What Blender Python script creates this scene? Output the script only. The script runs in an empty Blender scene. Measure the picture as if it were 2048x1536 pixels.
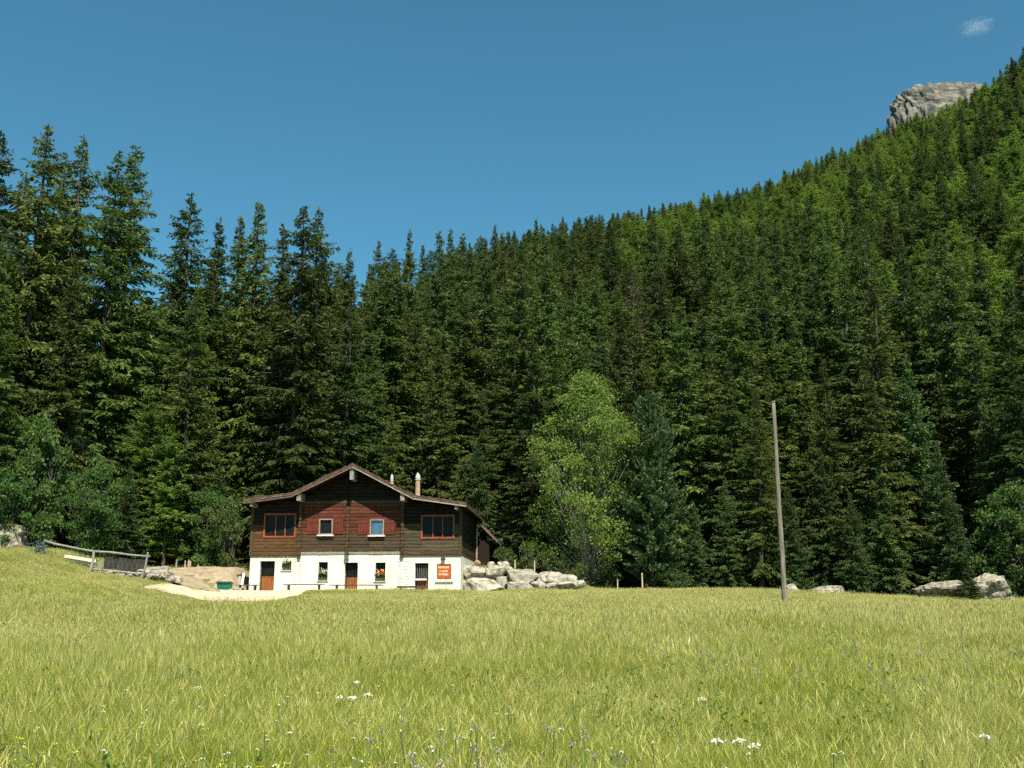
import bpy, math, random
import numpy as np
from mathutils import Vector, Matrix, noise as mnoise

SC = bpy.context.scene
COL = SC.collection
# ------------------------------------------------------------------ camera
F_PX = 2100.0                      # focal length in photo pixels (2048 wide)
HORIZON = 1230.0
PITCH = math.atan((HORIZON - 768.0) / F_PX)
EYE = np.array([0.0, 0.0, 1.6])
cam_d = bpy.data.cameras.new('camera'); cam = bpy.data.objects.new('camera', cam_d)
COL.objects.link(cam); SC.camera = cam
cam_d.sensor_width = 36.0; cam_d.lens = 36.0 * F_PX / 2048.0
cam_d.clip_start = 0.1; cam_d.clip_end = 12000
cam.location = EYE; cam.rotation_euler = (math.pi / 2 + PITCH, 0, 0)
# ------------------------------------------------------------------ sky, sun, exposure
SUN_EL, SUN_AZ = math.radians(54), math.radians(16)       # azimuth: to the right of straight behind the camera
SUNV = Vector((math.sin(SUN_AZ) * math.cos(SUN_EL), -math.cos(SUN_AZ) * math.cos(SUN_EL), math.sin(SUN_EL)))
world = bpy.data.worlds.new('World'); SC.world = world; world.use_nodes = True
wn, wl = world.node_tree.nodes, world.node_tree.links
bg = wn['Background']; sky = wn.new('ShaderNodeTexSky'); sky.sky_type = 'NISHITA'
sky.sun_disc = False; sky.sun_elevation = SUN_EL; sky.sun_rotation = math.atan2(SUNV.x, SUNV.y)
sky.altitude = 1600; sky.air_density = 1.0; sky.dust_density = 0.4; sky.ozone_density = 1.2
tint = wn.new('ShaderNodeMixRGB'); tint.blend_type = 'MULTIPLY'; tint.inputs[0].default_value = 1
tint.inputs[2].default_value = (0.43, 0.88, 0.83, 1)
wl.new(sky.outputs[0], tint.inputs[1]); wl.new(tint.outputs[0], bg.inputs[0]); bg.inputs[1].default_value = 0.092
sl = bpy.data.lights.new('sun', 'SUN'); sl.energy = 5.0; sl.angle = math.radians(0.53); sl.color = (1.0, 0.95, 0.84)
so = bpy.data.objects.new('sun', sl); COL.objects.link(so); so.rotation_euler = SUNV.to_track_quat('Z', 'Y').to_euler()
so.location = (20, -20, 60)
SC.view_settings.view_transform = 'Standard'; SC.view_settings.look = 'None'
SC.view_settings.gamma = 1; SC.view_settings.use_curve_mapping = False
SC.view_settings.exposure = 0.92
SC.render.engine = 'CYCLES'
cy = SC.cycles
cy.max_bounces = 3; cy.diffuse_bounces = 2; cy.glossy_bounces = 1; cy.transmission_bounces = 2
cy.transparent_max_bounces = 4; cy.volume_bounces = 1; cy.use_denoising = False; cy.use_adaptive_sampling = True; cy.adaptive_threshold = 0.025; cy.adaptive_min_samples = 64; cy.use_light_tree = False
cy.caustics_reflective = False; cy.caustics_refractive = False

# ------------------------------------------------------------------ helpers
def ray(px, py):
    cx, cyv = (px - 1024.0) / F_PX, (768.0 - py) / F_PX
    c, s = math.cos(PITCH), math.sin(PITCH)
    return np.array([cx, c - s * cyv, s + c * cyv])
def P(px, py, Y):
    d = ray(px, py); return EYE + d * (Y / d[1])
def proj(p):
    v = np.asarray(p) - EYE; c, s = math.cos(PITCH), math.sin(PITCH)
    fz = v[..., 1] * c + v[..., 2] * s; up = -v[..., 1] * s + v[..., 2] * c
    return 1024 + F_PX * v[..., 0] / fz, 768 - F_PX * up / fz
def ss(a, b, x):
    t = np.clip((x - a) / (b - a), 0, 1); return t * t * (3 - 2 * t)
def tag(o, label=None, cat=None, group=None, kind=None):
    if label: o['label'] = label
    if cat: o['category'] = cat
    if group: o['group'] = group
    if kind: o['kind'] = kind
    return o
def empty(name, loc=(0, 0, 0), rz=0.0):
    o = bpy.data.objects.new(name, None); COL.objects.link(o); o.location = loc; o.rotation_euler = (0, 0, rz)
    o.empty_display_size = 0.2; return o
def link_mesh(name, me, parent=None, loc=(0, 0, 0)):
    o = bpy.data.objects.new(name, me); COL.objects.link(o); o.location = loc
    if parent: o.parent = parent
    return o
def np_mesh(name, V, Fc, mats, mi=None, smooth=False):
    """V (n,3); Fc (m,k) array of quads or tris."""
    V = np.asarray(V, np.float32); Fc = np.asarray(Fc, np.int32)
    me = bpy.data.meshes.new(name); k = Fc.shape[1]
    me.vertices.add(len(V)); me.vertices.foreach_set('co', V.ravel())
    me.loops.add(Fc.size); me.loops.foreach_set('vertex_index', Fc.ravel())
    me.polygons.add(len(Fc)); me.polygons.foreach_set('loop_start', np.arange(0, Fc.size, k, dtype=np.int32))
    for m in mats: me.materials.append(m)
    if mi is not None: me.polygons.foreach_set('material_index', np.asarray(mi, np.int32))
    me.polygons.foreach_set('use_smooth', np.full(len(Fc), smooth))
    me.update(calc_edges=True); return me

class MB:
    def __init__(s): s.v = []; s.f = []; s.m = []
    def add(s, vs, fs, m=0):
        b = len(s.v); s.v += [tuple(map(float, v)) for v in vs]
        s.f += [tuple(i + b for i in f) for f in fs]; s.m += [m] * len(fs); return s
    def box(s, x0, x1, y0, y1, z0, z1, m=0, M=None):
        vs = [(x0,y0,z0),(x1,y0,z0),(x1,y1,z0),(x0,y1,z0),(x0,y0,z1),(x1,y0,z1),(x1,y1,z1),(x0,y1,z1)]
        if M is not None: vs = [M @ Vector(v) for v in vs]
        return s.add(vs, [(0,3,2,1),(4,5,6,7),(0,1,5,4),(1,2,6,5),(2,3,7,6),(3,0,4,7)], m)
    def prism(s, poly, y0, y1, m=0):            # polygon in (x,z), extruded along y
        n = len(poly)
        vs = [(x, y0, z) for x, z in poly] + [(x, y1, z) for x, z in poly]
        fs = [tuple(range(n)), tuple(range(2*n-1, n-1, -1))] + [(i, i+n, (i+1)%n+n, (i+1)%n) for i in range(n)]
        return s.add(vs, fs, m)
    def xprism(s, poly, x0, x1, m=0):           # polygon in (y,z), extruded along x
        n = len(poly)
        vs = [(x0, y, z) for y, z in poly] + [(x1, y, z) for y, z in poly]
        fs = [tuple(range(n)), tuple(range(2*n-1, n-1, -1))] + [(i, i+n, (i+1)%n+n, (i+1)%n) for i in range(n)]
        return s.add(vs, fs, m)
    def tube(s, pts, rad, n=8, m=0, cap=True):
        pts = [Vector(p) for p in pts]; rings = []
        if not hasattr(rad, '__len__'): rad = [rad] * len(pts)
        b = len(s.v); vs = []
        for i, p in enumerate(pts):
            d = (pts[min(i+1, len(pts)-1)] - pts[max(i-1, 0)]).normalized()
            a = d.cross(Vector((0, 1, 0.01)) if abs(d.y) < .9 else Vector((1, 0, 0))).normalized(); c = d.cross(a)
            vs += [p + (a * math.cos(t) + c * math.sin(t)) * rad[i] for t in [2*math.pi*j/n for j in range(n)]]
        fs = [(i*n+j, i*n+(j+1)%n, (i+1)*n+(j+1)%n, (i+1)*n+j) for i in range(len(pts)-1) for j in range(n)]
        if cap: fs += [tuple(range(n-1, -1, -1)), tuple(range((len(pts)-1)*n, len(pts)*n))]
        return s.add(vs, fs, m)
    def build(s, name, mats, parent=None, loc=(0, 0, 0), smooth=False):
        me = bpy.data.meshes.new(name); me.from_pydata(s.v, [], s.f)
        if not isinstance(mats, (list, tuple)): mats = [mats]
        for m in mats: me.materials.append(m)
        me.polygons.foreach_set('material_index', s.m)
        if smooth: me.polygons.foreach_set('use_smooth', [True] * len(s.f))
        me.update(); return link_mesh(name, me, parent, loc)

def pm(name, c1, c2=None, scale=4.0, rough=0.8, bump=0.0, rnd=0.0, detail=6.0, stretch=(1, 1, 1), spec=0.2, c3=None, coord='Object', contrast=None, metal=0.0, nrough=0.62):
    """procedural principled material: noise mix of two or three colours, random value per object, bump."""
    m = bpy.data.materials.new(name); m.use_nodes = True; n, l = m.node_tree.nodes, m.node_tree.links
    b = n['Principled BSDF']; b.inputs['Roughness'].default_value = rough
    b.inputs['Specular IOR Level'].default_value = spec; b.inputs['Metallic'].default_value = metal
    tc = n.new('ShaderNodeTexCoord'); mp = n.new('ShaderNodeMapping'); mp.inputs['Scale'].default_value = stretch
    if coord == 'World':
        g = n.new('ShaderNodeNewGeometry'); l.new(g.outputs['Position'], mp.inputs[0])
    else: l.new(tc.outputs[coord], mp.inputs[0])
    nz = n.new('ShaderNodeTexNoise'); nz.inputs['Scale'].default_value = scale; nz.inputs['Detail'].default_value = detail
    nz.inputs['Roughness'].default_value = nrough; l.new(mp.outputs[0], nz.inputs['Vector'])
    cr = n.new('ShaderNodeValToRGB'); lo, hi = contrast or (0.34, 0.66)
    cr.color_ramp.elements[0].position = lo; cr.color_ramp.elements[1].position = hi
    cr.color_ramp.elements[0].color = (*c1, 1); cr.color_ramp.elements[1].color = (*(c2 or c1), 1)
    if c3: e = cr.color_ramp.elements.new((lo + hi) / 2); e.color = (*c3, 1)
    l.new(nz.outputs['Fac'], cr.inputs[0]); out = cr.outputs[0]
    if rnd:
        oi = n.new('ShaderNodeObjectInfo'); mr = n.new('ShaderNodeMapRange')
        mr.inputs[3].default_value = 1 - rnd; mr.inputs[4].default_value = 1 + rnd
        l.new(oi.outputs['Random'], mr.inputs[0]); hs = n.new('ShaderNodeHueSaturation')
        l.new(out, hs.inputs['Color']); l.new(mr.outputs[0], hs.inputs['Value']); out = hs.outputs[0]
    l.new(out, b.inputs['Base Color'])
    if bump:
        bp = n.new('ShaderNodeBump'); bp.inputs['Strength'].default_value = bump; bp.inputs['Distance'].default_value = 0.05
        l.new(nz.outputs['Fac'], bp.inputs['Height']); l.new(bp.outputs[0], b.inputs['Normal'])
    return m

def leafmat(name, dark, light, transl=0.3, nscale=0.35, rnd=0.22, hue=0.02, rough=0.55):
    """foliage: diffuse + translucent, colour varying through the crown and from plant to plant."""
    m = bpy.data.materials.new(name); m.use_nodes = True; n, l = m.node_tree.nodes, m.node_tree.links
    n.remove(n['Principled BSDF']); out = n['Material Output']
    tc = n.new('ShaderNodeTexCoord'); nz = n.new('ShaderNodeTexNoise'); nz.inputs['Scale'].default_value = nscale
    nz.inputs['Detail'].default_value = 5; nz.inputs['Roughness'].default_value = 0.75
    l.new(tc.outputs['Object'], nz.inputs['Vector'])
    cr = n.new('ShaderNodeValToRGB'); cr.color_ramp.elements[0].position = 0.36; cr.color_ramp.elements[1].position = 0.66
    cr.color_ramp.elements[0].color = (*dark, 1); cr.color_ramp.elements[1].color = (*light, 1)
    l.new(nz.outputs['Fac'], cr.inputs[0])
    oi = n.new('ShaderNodeObjectInfo'); hs = n.new('ShaderNodeHueSaturation')
    a = n.new('ShaderNodeMapRange'); a.inputs[3].default_value = 1 - rnd; a.inputs[4].default_value = 1 + rnd
    b = n.new('ShaderNodeMath'); b.operation = 'MULTIPLY'; b.inputs[1].default_value = 7.31
    fr = n.new('ShaderNodeMath'); fr.operation = 'FRACT'
    h = n.new('ShaderNodeMapRange'); h.inputs[3].default_value = 0.5 - hue; h.inputs[4].default_value = 0.5 + hue
    l.new(oi.outputs['Random'], a.inputs[0]); l.new(oi.outputs['Random'], b.inputs[0]); l.new(b.outputs[0], fr.inputs[0])
    l.new(fr.outputs[0], h.inputs[0]); l.new(cr.outputs[0], hs.inputs['Color'])
    l.new(a.outputs[0], hs.inputs['Value']); l.new(h.outputs[0], hs.inputs['Hue'])
    d = n.new('ShaderNodeBsdfPrincipled'); d.inputs['Roughness'].default_value = rough; d.inputs['Specular IOR Level'].default_value = 0.25
    t = n.new('ShaderNodeBsdfTranslucent'); mx = n.new('ShaderNodeMixShader'); mx.inputs[0].default_value = transl
    l.new(hs.outputs[0], d.inputs['Base Color']); l.new(hs.outputs[0], t.inputs[0])
    l.new(d.outputs[0], mx.inputs[1]); l.new(t.outputs[0], mx.inputs[2]); l.new(mx.outputs[0], out.inputs[0])
    return m

def scatter(name, pts, rot, scl, idx, protos):
    """ONE object whose points carry instances of the given meshes (geometry nodes)."""
    coll = bpy.data.collections.new(name + '_kinds')
    for i, me in enumerate(protos):
        o = bpy.data.objects.new('%s_kind_%02d' % (name, i), me); coll.objects.link(o)
    me = bpy.data.meshes.new(name); me.vertices.add(len(pts)); me.vertices.foreach_set('co', np.asarray(pts, np.float32).ravel())
    a = me.attributes.new('rot', 'FLOAT_VECTOR', 'POINT'); a.data.foreach_set('vector', np.asarray(rot, np.float32).ravel())
    a = me.attributes.new('scl', 'FLOAT_VECTOR', 'POINT'); a.data.foreach_set('vector', np.asarray(scl, np.float32).ravel())
    a = me.attributes.new('idx', 'INT', 'POINT'); a.data.foreach_set('value', np.asarray(idx, np.int32))
    me.update(); o = link_mesh(name, me)
    ng = bpy.data.node_groups.new(name, 'GeometryNodeTree')
    ng.interface.new_socket('Geometry', in_out='INPUT', socket_type='NodeSocketGeometry')
    ng.interface.new_socket('Geometry', in_out='OUTPUT', socket_type='NodeSocketGeometry')
    N, L = ng.nodes, ng.links
    gi, go = N.new('NodeGroupInput'), N.new('NodeGroupOutput'); ip = N.new('GeometryNodeInstanceOnPoints')
    ci = N.new('GeometryNodeCollectionInfo'); ci.inputs['Collection'].default_value = coll
    ci.inputs['Separate Children'].default_value = True; ci.inputs['Reset Children'].default_value = True
    L.new(gi.outputs[0], ip.inputs['Points']); L.new(ci.outputs[0], ip.inputs['Instance']); ip.inputs['Pick Instance'].default_value = True
    for nm, ty, sk in (('rot', 'FLOAT_VECTOR', 'Rotation'), ('scl', 'FLOAT_VECTOR', 'Scale'), ('idx', 'INT', 'Instance Index')):
        na = N.new('GeometryNodeInputNamedAttribute'); na.data_type = ty; na.inputs['Name'].default_value = nm
        L.new(na.outputs[0], ip.inputs[sk])
    L.new(ip.outputs[0], go.inputs[0]); md = o.modifiers.new('scatter', 'NODES'); md.node_group = ng
    return o

# ------------------------------------------------------------------ materials
M = {}
M['spruce'] = leafmat('spruce_needles', (0.040, 0.072, 0.014), (0.124, 0.166, 0.028), 0.38, 0.5, 0.38, 0.018)
M['young'] = leafmat('young_spruce_needles', (0.034, 0.074, 0.018), (0.098, 0.152, 0.030), 0.34, 0.6, 0.25, 0.014)
M['larch'] = leafmat('larch_needles', (0.105, 0.175, 0.022), (0.200, 0.275, 0.042), 0.48, 0.5, 0.30, 0.015)
M['dead'] = leafmat('dry_twigs', (0.09, 0.065, 0.03), (0.15, 0.11, 0.05), 0.1, 0.6, 0.2)
M['birch'] = leafmat('birch_leaves', (0.122, 0.193, 0.030), (0.235, 0.305, 0.062), 0.5, 0.5, 0.05)
M['pine'] = leafmat('swiss_pine_needles', (0.050, 0.105, 0.036), (0.122, 0.188, 0.066), 0.32, 0.6, 0.05)
M['maple'] = leafmat('maple_leaves', (0.046, 0.102, 0.022), (0.140, 0.225, 0.048), 0.45, 0.7, 0.22, 0.02)
M['shrub'] = leafmat('shrub_leaves', (0.045, 0.080, 0.016), (0.100, 0.140, 0.030), 0.35, 0.8, 0.2, 0.02)
M['herb'] = leafmat('herb_leaves', (0.17, 0.24, 0.03), (0.27, 0.34, 0.055), 0.5, 2.0, 0.25, 0.02)
M['bark'] = pm('spruce_bark', (0.035, 0.029, 0.022), (0.10, 0.086, 0.068), 3, 0.9, 0.5, 0.2, stretch=(3, 3, .6))
M['birchbark'] = pm('pale_bark', (0.16, 0.15, 0.12), (0.32, 0.30, 0.26), 4, 0.85, 0.3, 0.1)
M['forest_floor'] = pm('forest_floor', (0.028, 0.026, 0.012), (0.06, 0.055, 0.022), 0.8, 0.95, 0.4, coord='World')
M['soil'] = pm('meadow_soil', (0.11, 0.12, 0.03), (0.21, 0.19, 0.07), 0.9, 0.95, 0.5, coord='World', c3=(0.12, 0.125, 0.036))
M['earth'] = pm('bare_earth', (0.19, 0.145, 0.085), (0.36, 0.285, 0.185), 2.4, 0.95, 0.6, coord='World', detail=9)
M['gravel'] = pm('pale_gravel', (0.32, 0.255, 0.16), (0.52, 0.435, 0.29), 3.5, 0.95, 0.7, coord='World', detail=10, contrast=(.3, .6))
M['rock'] = pm('pale_granite', (0.075, 0.066, 0.048), (0.37, 0.335, 0.26), 3.2, 0.9, 0.9, 0.12, detail=10, c3=(0.28, 0.25, 0.19), contrast=(.32, .62))
M['lichen_rock'] = pm('lichen_rock', (0.07, 0.062, 0.045), (0.40, 0.35, 0.27), 5.5, 0.92, 1.0, 0.1, detail=11, c3=(0.22, 0.195, 0.14))
M['cliff'] = pm('cliff_rock', (0.028, 0.036, 0.034), (0.27, 0.23, 0.18), 0.085, 0.95, 0.0, detail=15, c3=(0.15, 0.14, 0.115), contrast=(.38, .62), stretch=(1.5, 1, .8), nrough=.82)
M['plaster'] = pm('white_plaster', (0.46, 0.43, 0.32), (0.68, 0.65, 0.515), 0.9, 0.9, 0.25, detail=9, contrast=(.25, .5))
M['quoin'] = pm('grey_quoin_stone', (0.34, 0.32, 0.25), (0.52, 0.50, 0.42), 8, 0.9, 0.4)
WS = (0.7, 5, 11)
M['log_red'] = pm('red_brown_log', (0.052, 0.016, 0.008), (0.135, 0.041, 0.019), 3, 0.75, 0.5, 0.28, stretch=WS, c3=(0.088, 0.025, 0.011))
M['log_dark_or_shade'] = pm('dark_or_shade_log', (0.008, 0.005, 0.003), (0.022, 0.014, 0.008), 3, 0.8, 0.5, 0.28, stretch=WS)  # dark wood; near-black so it also paints in the shade under the eaves
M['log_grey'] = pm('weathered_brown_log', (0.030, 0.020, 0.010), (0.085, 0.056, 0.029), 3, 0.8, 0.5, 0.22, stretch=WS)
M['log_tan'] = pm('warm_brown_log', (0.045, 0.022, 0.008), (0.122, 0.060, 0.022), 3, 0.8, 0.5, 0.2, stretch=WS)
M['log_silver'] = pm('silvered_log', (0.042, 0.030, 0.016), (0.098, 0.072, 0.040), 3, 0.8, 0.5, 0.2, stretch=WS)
M['sill_wood'] = pm('bleached_sill_beam', (0.10, 0.085, 0.055), (0.30, 0.27, 0.20), 3, 0.85, 0.5, stretch=(.8, 4, 8))
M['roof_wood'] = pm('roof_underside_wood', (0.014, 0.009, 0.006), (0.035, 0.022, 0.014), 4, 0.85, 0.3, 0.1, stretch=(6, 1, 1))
M['barge'] = pm('bargeboard_wood', (0.085, 0.055, 0.040), (0.19, 0.128, 0.098), 5, 0.8, 0.3, 0.12, stretch=(1, 4, 4))
M['barge_pale'] = pm('pale_edge_board', (0.20, 0.145, 0.11), (0.36, 0.275, 0.215), 5, 0.8, 0.3, 0.1, stretch=(1, 4, 4))
M['tile'] = pm('brown_roof_tile', (0.08, 0.043, 0.030), (0.165, 0.092, 0.062), 6, 0.85, 0.4, 0.18)
M['purlin'] = pm('grey_purlin_end', (0.16, 0.14, 0.12), (0.30, 0.27, 0.24), 6, 0.85, 0.3, 0.1)
M['frame_red'] = pm('red_window_frame', (0.20, 0.045, 0.018), (0.30, 0.080, 0.034), 6, 0.5, 0.1)
M['frame_pale'] = pm('pale_window_frame', (0.20, 0.135, 0.105), (0.32, 0.235, 0.19), 6, 0.6, 0.1)
M['white_sill'] = pm('white_window_sill', (0.46, 0.44, 0.42), (0.58, 0.56, 0.53), 6, 0.6)
M['door_orange'] = pm('orange_door_wood', (0.17, 0.052, 0.014), (0.30, 0.105, 0.030), 4, 0.5, 0.15, 0.1, stretch=(6, 2, .8))
M['shutter'] = pm('red_shutter', (0.075, 0.015, 0.008), (0.15, 0.033, 0.016), 5, 0.6, 0.2, 0.1, stretch=(5, 2, 1))
M['side_red'] = pm('oxblood_side_boards', (0.085, 0.020, 0.012), (0.16, 0.040, 0.022), 4, 0.75, 0.3, 0.15, stretch=(5, 5, 1))
M['glass'] = pm('dark_window_glass', (0.006, 0.007, 0.007), (0.014, 0.015, 0.014), 2, 0.12, spec=0.07)
M['blue_glass'] = pm('painted_sky_pane', (0.03, 0.07, 0.12), (0.06, 0.12, 0.19), 3, 0.06, spec=0.8)  # blue base colour paints a sky reflection into the pane
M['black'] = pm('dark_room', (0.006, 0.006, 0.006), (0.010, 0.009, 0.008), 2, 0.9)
M['iron'] = pm('dark_iron', (0.018, 0.018, 0.017), (0.045, 0.042, 0.038), 9, 0.55, 0.1)
M['lamp_glass'] = pm('smoky_lamp_glass', (0.10, 0.11, 0.10), (0.17, 0.18, 0.16), 6, 0.2, spec=0.5)
M['copper'] = pm('dull_copper_pipe', (0.30, 0.19, 0.15), (0.48, 0.34, 0.28), 6, 0.45, 0.1, metal=0.15)
M['clay'] = pm('clay_chimney', (0.26, 0.165, 0.10), (0.42, 0.29, 0.185), 5, 0.85, 0.2)
M['zinc'] = pm('pale_zinc', (0.34, 0.32, 0.27), (0.50, 0.48, 0.41), 6, 0.5, 0.05)
M['sign_red'] = pm('orange_red_sign_paint', (0.33, 0.062, 0.017), (0.42, 0.092, 0.026), 8, 0.55)
M['sign_edge'] = pm('dark_sign_edge', (0.13, 0.034, 0.014), (0.19, 0.052, 0.022), 8, 0.6)
M['sign_ink'] = pm('cream_lettering', (0.72, 0.44, 0.24), (0.82, 0.56, 0.34), 30, 0.7)
M['steel'] = pm('grey_steel_post', (0.20, 0.19, 0.16), (0.34, 0.33, 0.28), 12, 0.6)
M['bench_wood'] = pm('dark_bench_wood', (0.045, 0.034, 0.022), (0.11, 0.085, 0.055), 5, 0.8, 0.3, 0.1, stretch=(1, 4, 4))
M['weathered'] = pm('weathered_grey_wood', (0.15, 0.135, 0.11), (0.33, 0.305, 0.265), 5, 0.9, 0.5, 0.12, stretch=(4, 4, .8))
M['rail'] = pm('weathered_rail_wood', (0.15, 0.132, 0.11), (0.34, 0.31, 0.27), 5, 0.9, 0.5, 0.1, stretch=(.8, 4, 4))
M['pole'] = pm('grey_pole_wood', (0.080, 0.072, 0.055), (0.235, 0.208, 0.160), 2.2, 0.9, 0.6, stretch=(5, 5, .45), detail=9)
M['stake'] = pm('pale_stake_wood', (0.33, 0.27, 0.16), (0.52, 0.44, 0.28), 8, 0.9, 0.3, 0.15)
M['planks'] = pm('fresh_pale_planks', (0.52, 0.47, 0.33), (0.72, 0.67, 0.52), 5, 0.85, 0.2, 0.08, stretch=(1, 5, 5))
M['tarp_dark'] = pm('dark_old_boards', (0.018, 0.016, 0.015), (0.045, 0.042, 0.038), 4, 0.85, 0.3, 0.15)
M['teal'] = pm('teal_net', (0.018, 0.050, 0.048), (0.050, 0.115, 0.105), 7, 0.7, 0.4)
M['green_plastic'] = pm('green_plastic', (0.012, 0.115, 0.060), (0.022, 0.155, 0.085), 3, 0.45, 0.05)
M['green_lid'] = pm('dark_green_plastic', (0.010, 0.060, 0.036), (0.018, 0.085, 0.05), 3, 0.5, 0.05)
M['white_thing'] = pm('white_plastic', (0.62, 0.58, 0.52), (0.78, 0.75, 0.70), 5, 0.6)
M['petal_white'] = pm('white_petals', (0.66, 0.64, 0.52), (0.82, 0.80, 0.70), 20, 0.8)
M['petal_yellow'] = pm('yellow_petals', (0.62, 0.48, 0.03), (0.75, 0.60, 0.06), 20, 0.7)
M['petal_purple'] = pm('purple_petals', (0.24, 0.16, 0.27), (0.38, 0.28, 0.40), 20, 0.8)
M['petal_orange'] = pm('orange_petals', (0.65, 0.22, 0.05), (0.75, 0.36, 0.13), 20, 0.7, 0, .2)
M['stem'] = pm('green_stem', (0.09, 0.13, 0.03), (0.13, 0.17, 0.045), 8, 0.8)

# ------------------------------------------------------------------ terrain
ridge_px = [(-500, 760, 170), (-100, 740, 160), (300, 690, 150), (560, 640, 140), (690, 545, 140), (800, 508, 150), (900, 492, 170), (1024, 478, 210),
            (1100, 458, 260), (1300, 428, 340), (1500, 388, 420), (1650, 324, 460), (1780, 268, 480), (1900, 222, 460), (1990, 165, 400),
            (2048, 115, 340), (2300, -30, 320), (2700, -60, 300)]
_r = [P(*q) for q in ridge_px]
RU = np.array([p[0] / p[1] for p in _r]); RR = np.array([q[2] for q in ridge_px], float); RZ = np.array([p[2] - np.interp(q[0], [1000, 1300, 1900], [19, 14, 13]) for p, q in zip(_r, ridge_px)])
def ridge(u):
    u = np.clip(u, RU[0], RU[-1]); return np.interp(u, RU, RR), np.interp(u, RU, RZ)
FLOOR = 2.95
def gz(X, Y):
    X = np.asarray(X, float); Y = np.asarray(Y, float)
    z = np.interp(Y, [-60, 0, 20, 40, 50, 56, 62, 66], [-2.4, 0, .80, 1.6, 2.02, 2.42, 2.88, 3.05])
    z = z + np.interp(X, [-45, -27, -25.3, -22.8, -19.9, -16.9, -13], [2.7, 2.4, 2.2, 1.35, 0.95, 0.33, 0]) * ss(24, 57, Y)
    z = z - 0.55 * ss(12, 27, X) * ss(42, 60, Y)
    z = z + 0.05 * np.sin(X * .55 + 1) * np.sin(Y * .43) + 0.03 * np.sin(X * 1.3 + Y * .7)
    z = z - (0.22 * ss(-19, -15.5, X) * ss(1, -6, X) + .52 * ss(-19.5, -16.2, X) * ss(-10, -13, X)) * ss(40, 49, Y) * (1 - ss(55, 61.5, Y))
    # level yard round the house, earth bank to its left, terrace behind the boulder wall
    w = ss(-18.6, -16.6, X) * ss(-1.6, -3.4, X) * ss(59.4, 61.4, Y) * (1 - ss(74.5, 76, Y))
    z = z * (1 - w) + FLOOR * w
    bank = ss(61.6, 66.3, Y) * ss(-15.9, -17.2, X) * (1.55 - .25 * ss(-19, -24, X)); z = np.where(X < -15.9, np.maximum(z, FLOOR - .02 + bank - 4 * (1 - ss(58.5, 61.8, Y))), z)
    z = z + 1.35 * ss(6, -1.5, X) * ss(-3.4, -2.2, X) * ss(64.6, 65.8, Y)
    # wooded hillside
    Ys = np.maximum(Y, 1.0); R, Zr = ridge(X / Ys); Yf = 75.0
    zf = z
    t = np.clip((Y - Yf) / (R - Yf), 0, 1)
    hill = zf + (Zr - zf) * t ** 1.06 + np.clip(Y - Yf, 0, 30) / 30 * (1.2 * np.sin(X * .09 + Y * .05) + .8 * np.sin(Y * .13 - X * .11))
    hill = np.where(Y > R, np.maximum(Zr - 0.14 * (Y - R), -25), hill)
    return np.where(Y > Yf, hill, z)
def gzf(x, y): return float(gz(np.array([x]), np.array([y]))[0])
def G(px, py, lo=6.0, hi=75.0):
    """where the sight line of a photo pixel meets the ground"""
    d = ray(px, py); ys = np.linspace(lo, hi, 3000); pts = EYE + d[None] * (ys / d[1])[:, None]
    below = np.nonzero(pts[:, 2] <= gz(pts[:, 0], pts[:, 1]))[0]
    i = below[0] if len(below) else len(ys) - 1
    return pts[i]
xs = np.unique(np.round(np.concatenate([np.linspace(-2600, -420, 10), np.linspace(-400, -64, 22), np.linspace(-60, -30, 31), np.arange(-30, 32, .5),
                                        np.linspace(32, 60, 29), np.linspace(64, 420, 46), np.linspace(450, 2600, 10)]), 3))
ys = np.unique(np.round(np.concatenate([np.linspace(-300, -12, 8), np.linspace(-10, 30, 41), np.arange(30, 80, .5), np.linspace(80, 130, 26),
                                        np.linspace(134, 560, 72), np.linspace(600, 4000, 12)]), 3))
gx, gy = np.meshgrid(xs, ys); V = np.stack([gx, gy, gz(gx, gy)], -1).reshape(-1, 3)
nx = len(xs); ii = (np.arange(len(ys) - 1)[:, None] * nx + np.arange(nx - 1)[None]).ravel()
Fq = np.stack([ii, ii + 1, ii + 1 + nx, ii + nx], 1)
def forest_edge(X):          # nearest depth at which the wood stands
    return np.interp(X, [-60, -30, -24, -18, -16, -3, 0, 3, 8, 14, 22, 27, 40, 60], [58, 60, 66.5, 68.5, 76, 76, 74, 72, 71, 70, 68.5, 67.5, 66, 60])
cx_, cy_ = V[Fq].mean(1)[:, 0], V[Fq].mean(1)[:, 1]
mi = (cy_ > forest_edge(cx_) - .5).astype(int)
ground = link_mesh('ground', np_mesh('ground', V, Fq, [M['soil'], M['forest_floor']], mi, True)); tag(ground, kind='structure')

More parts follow.
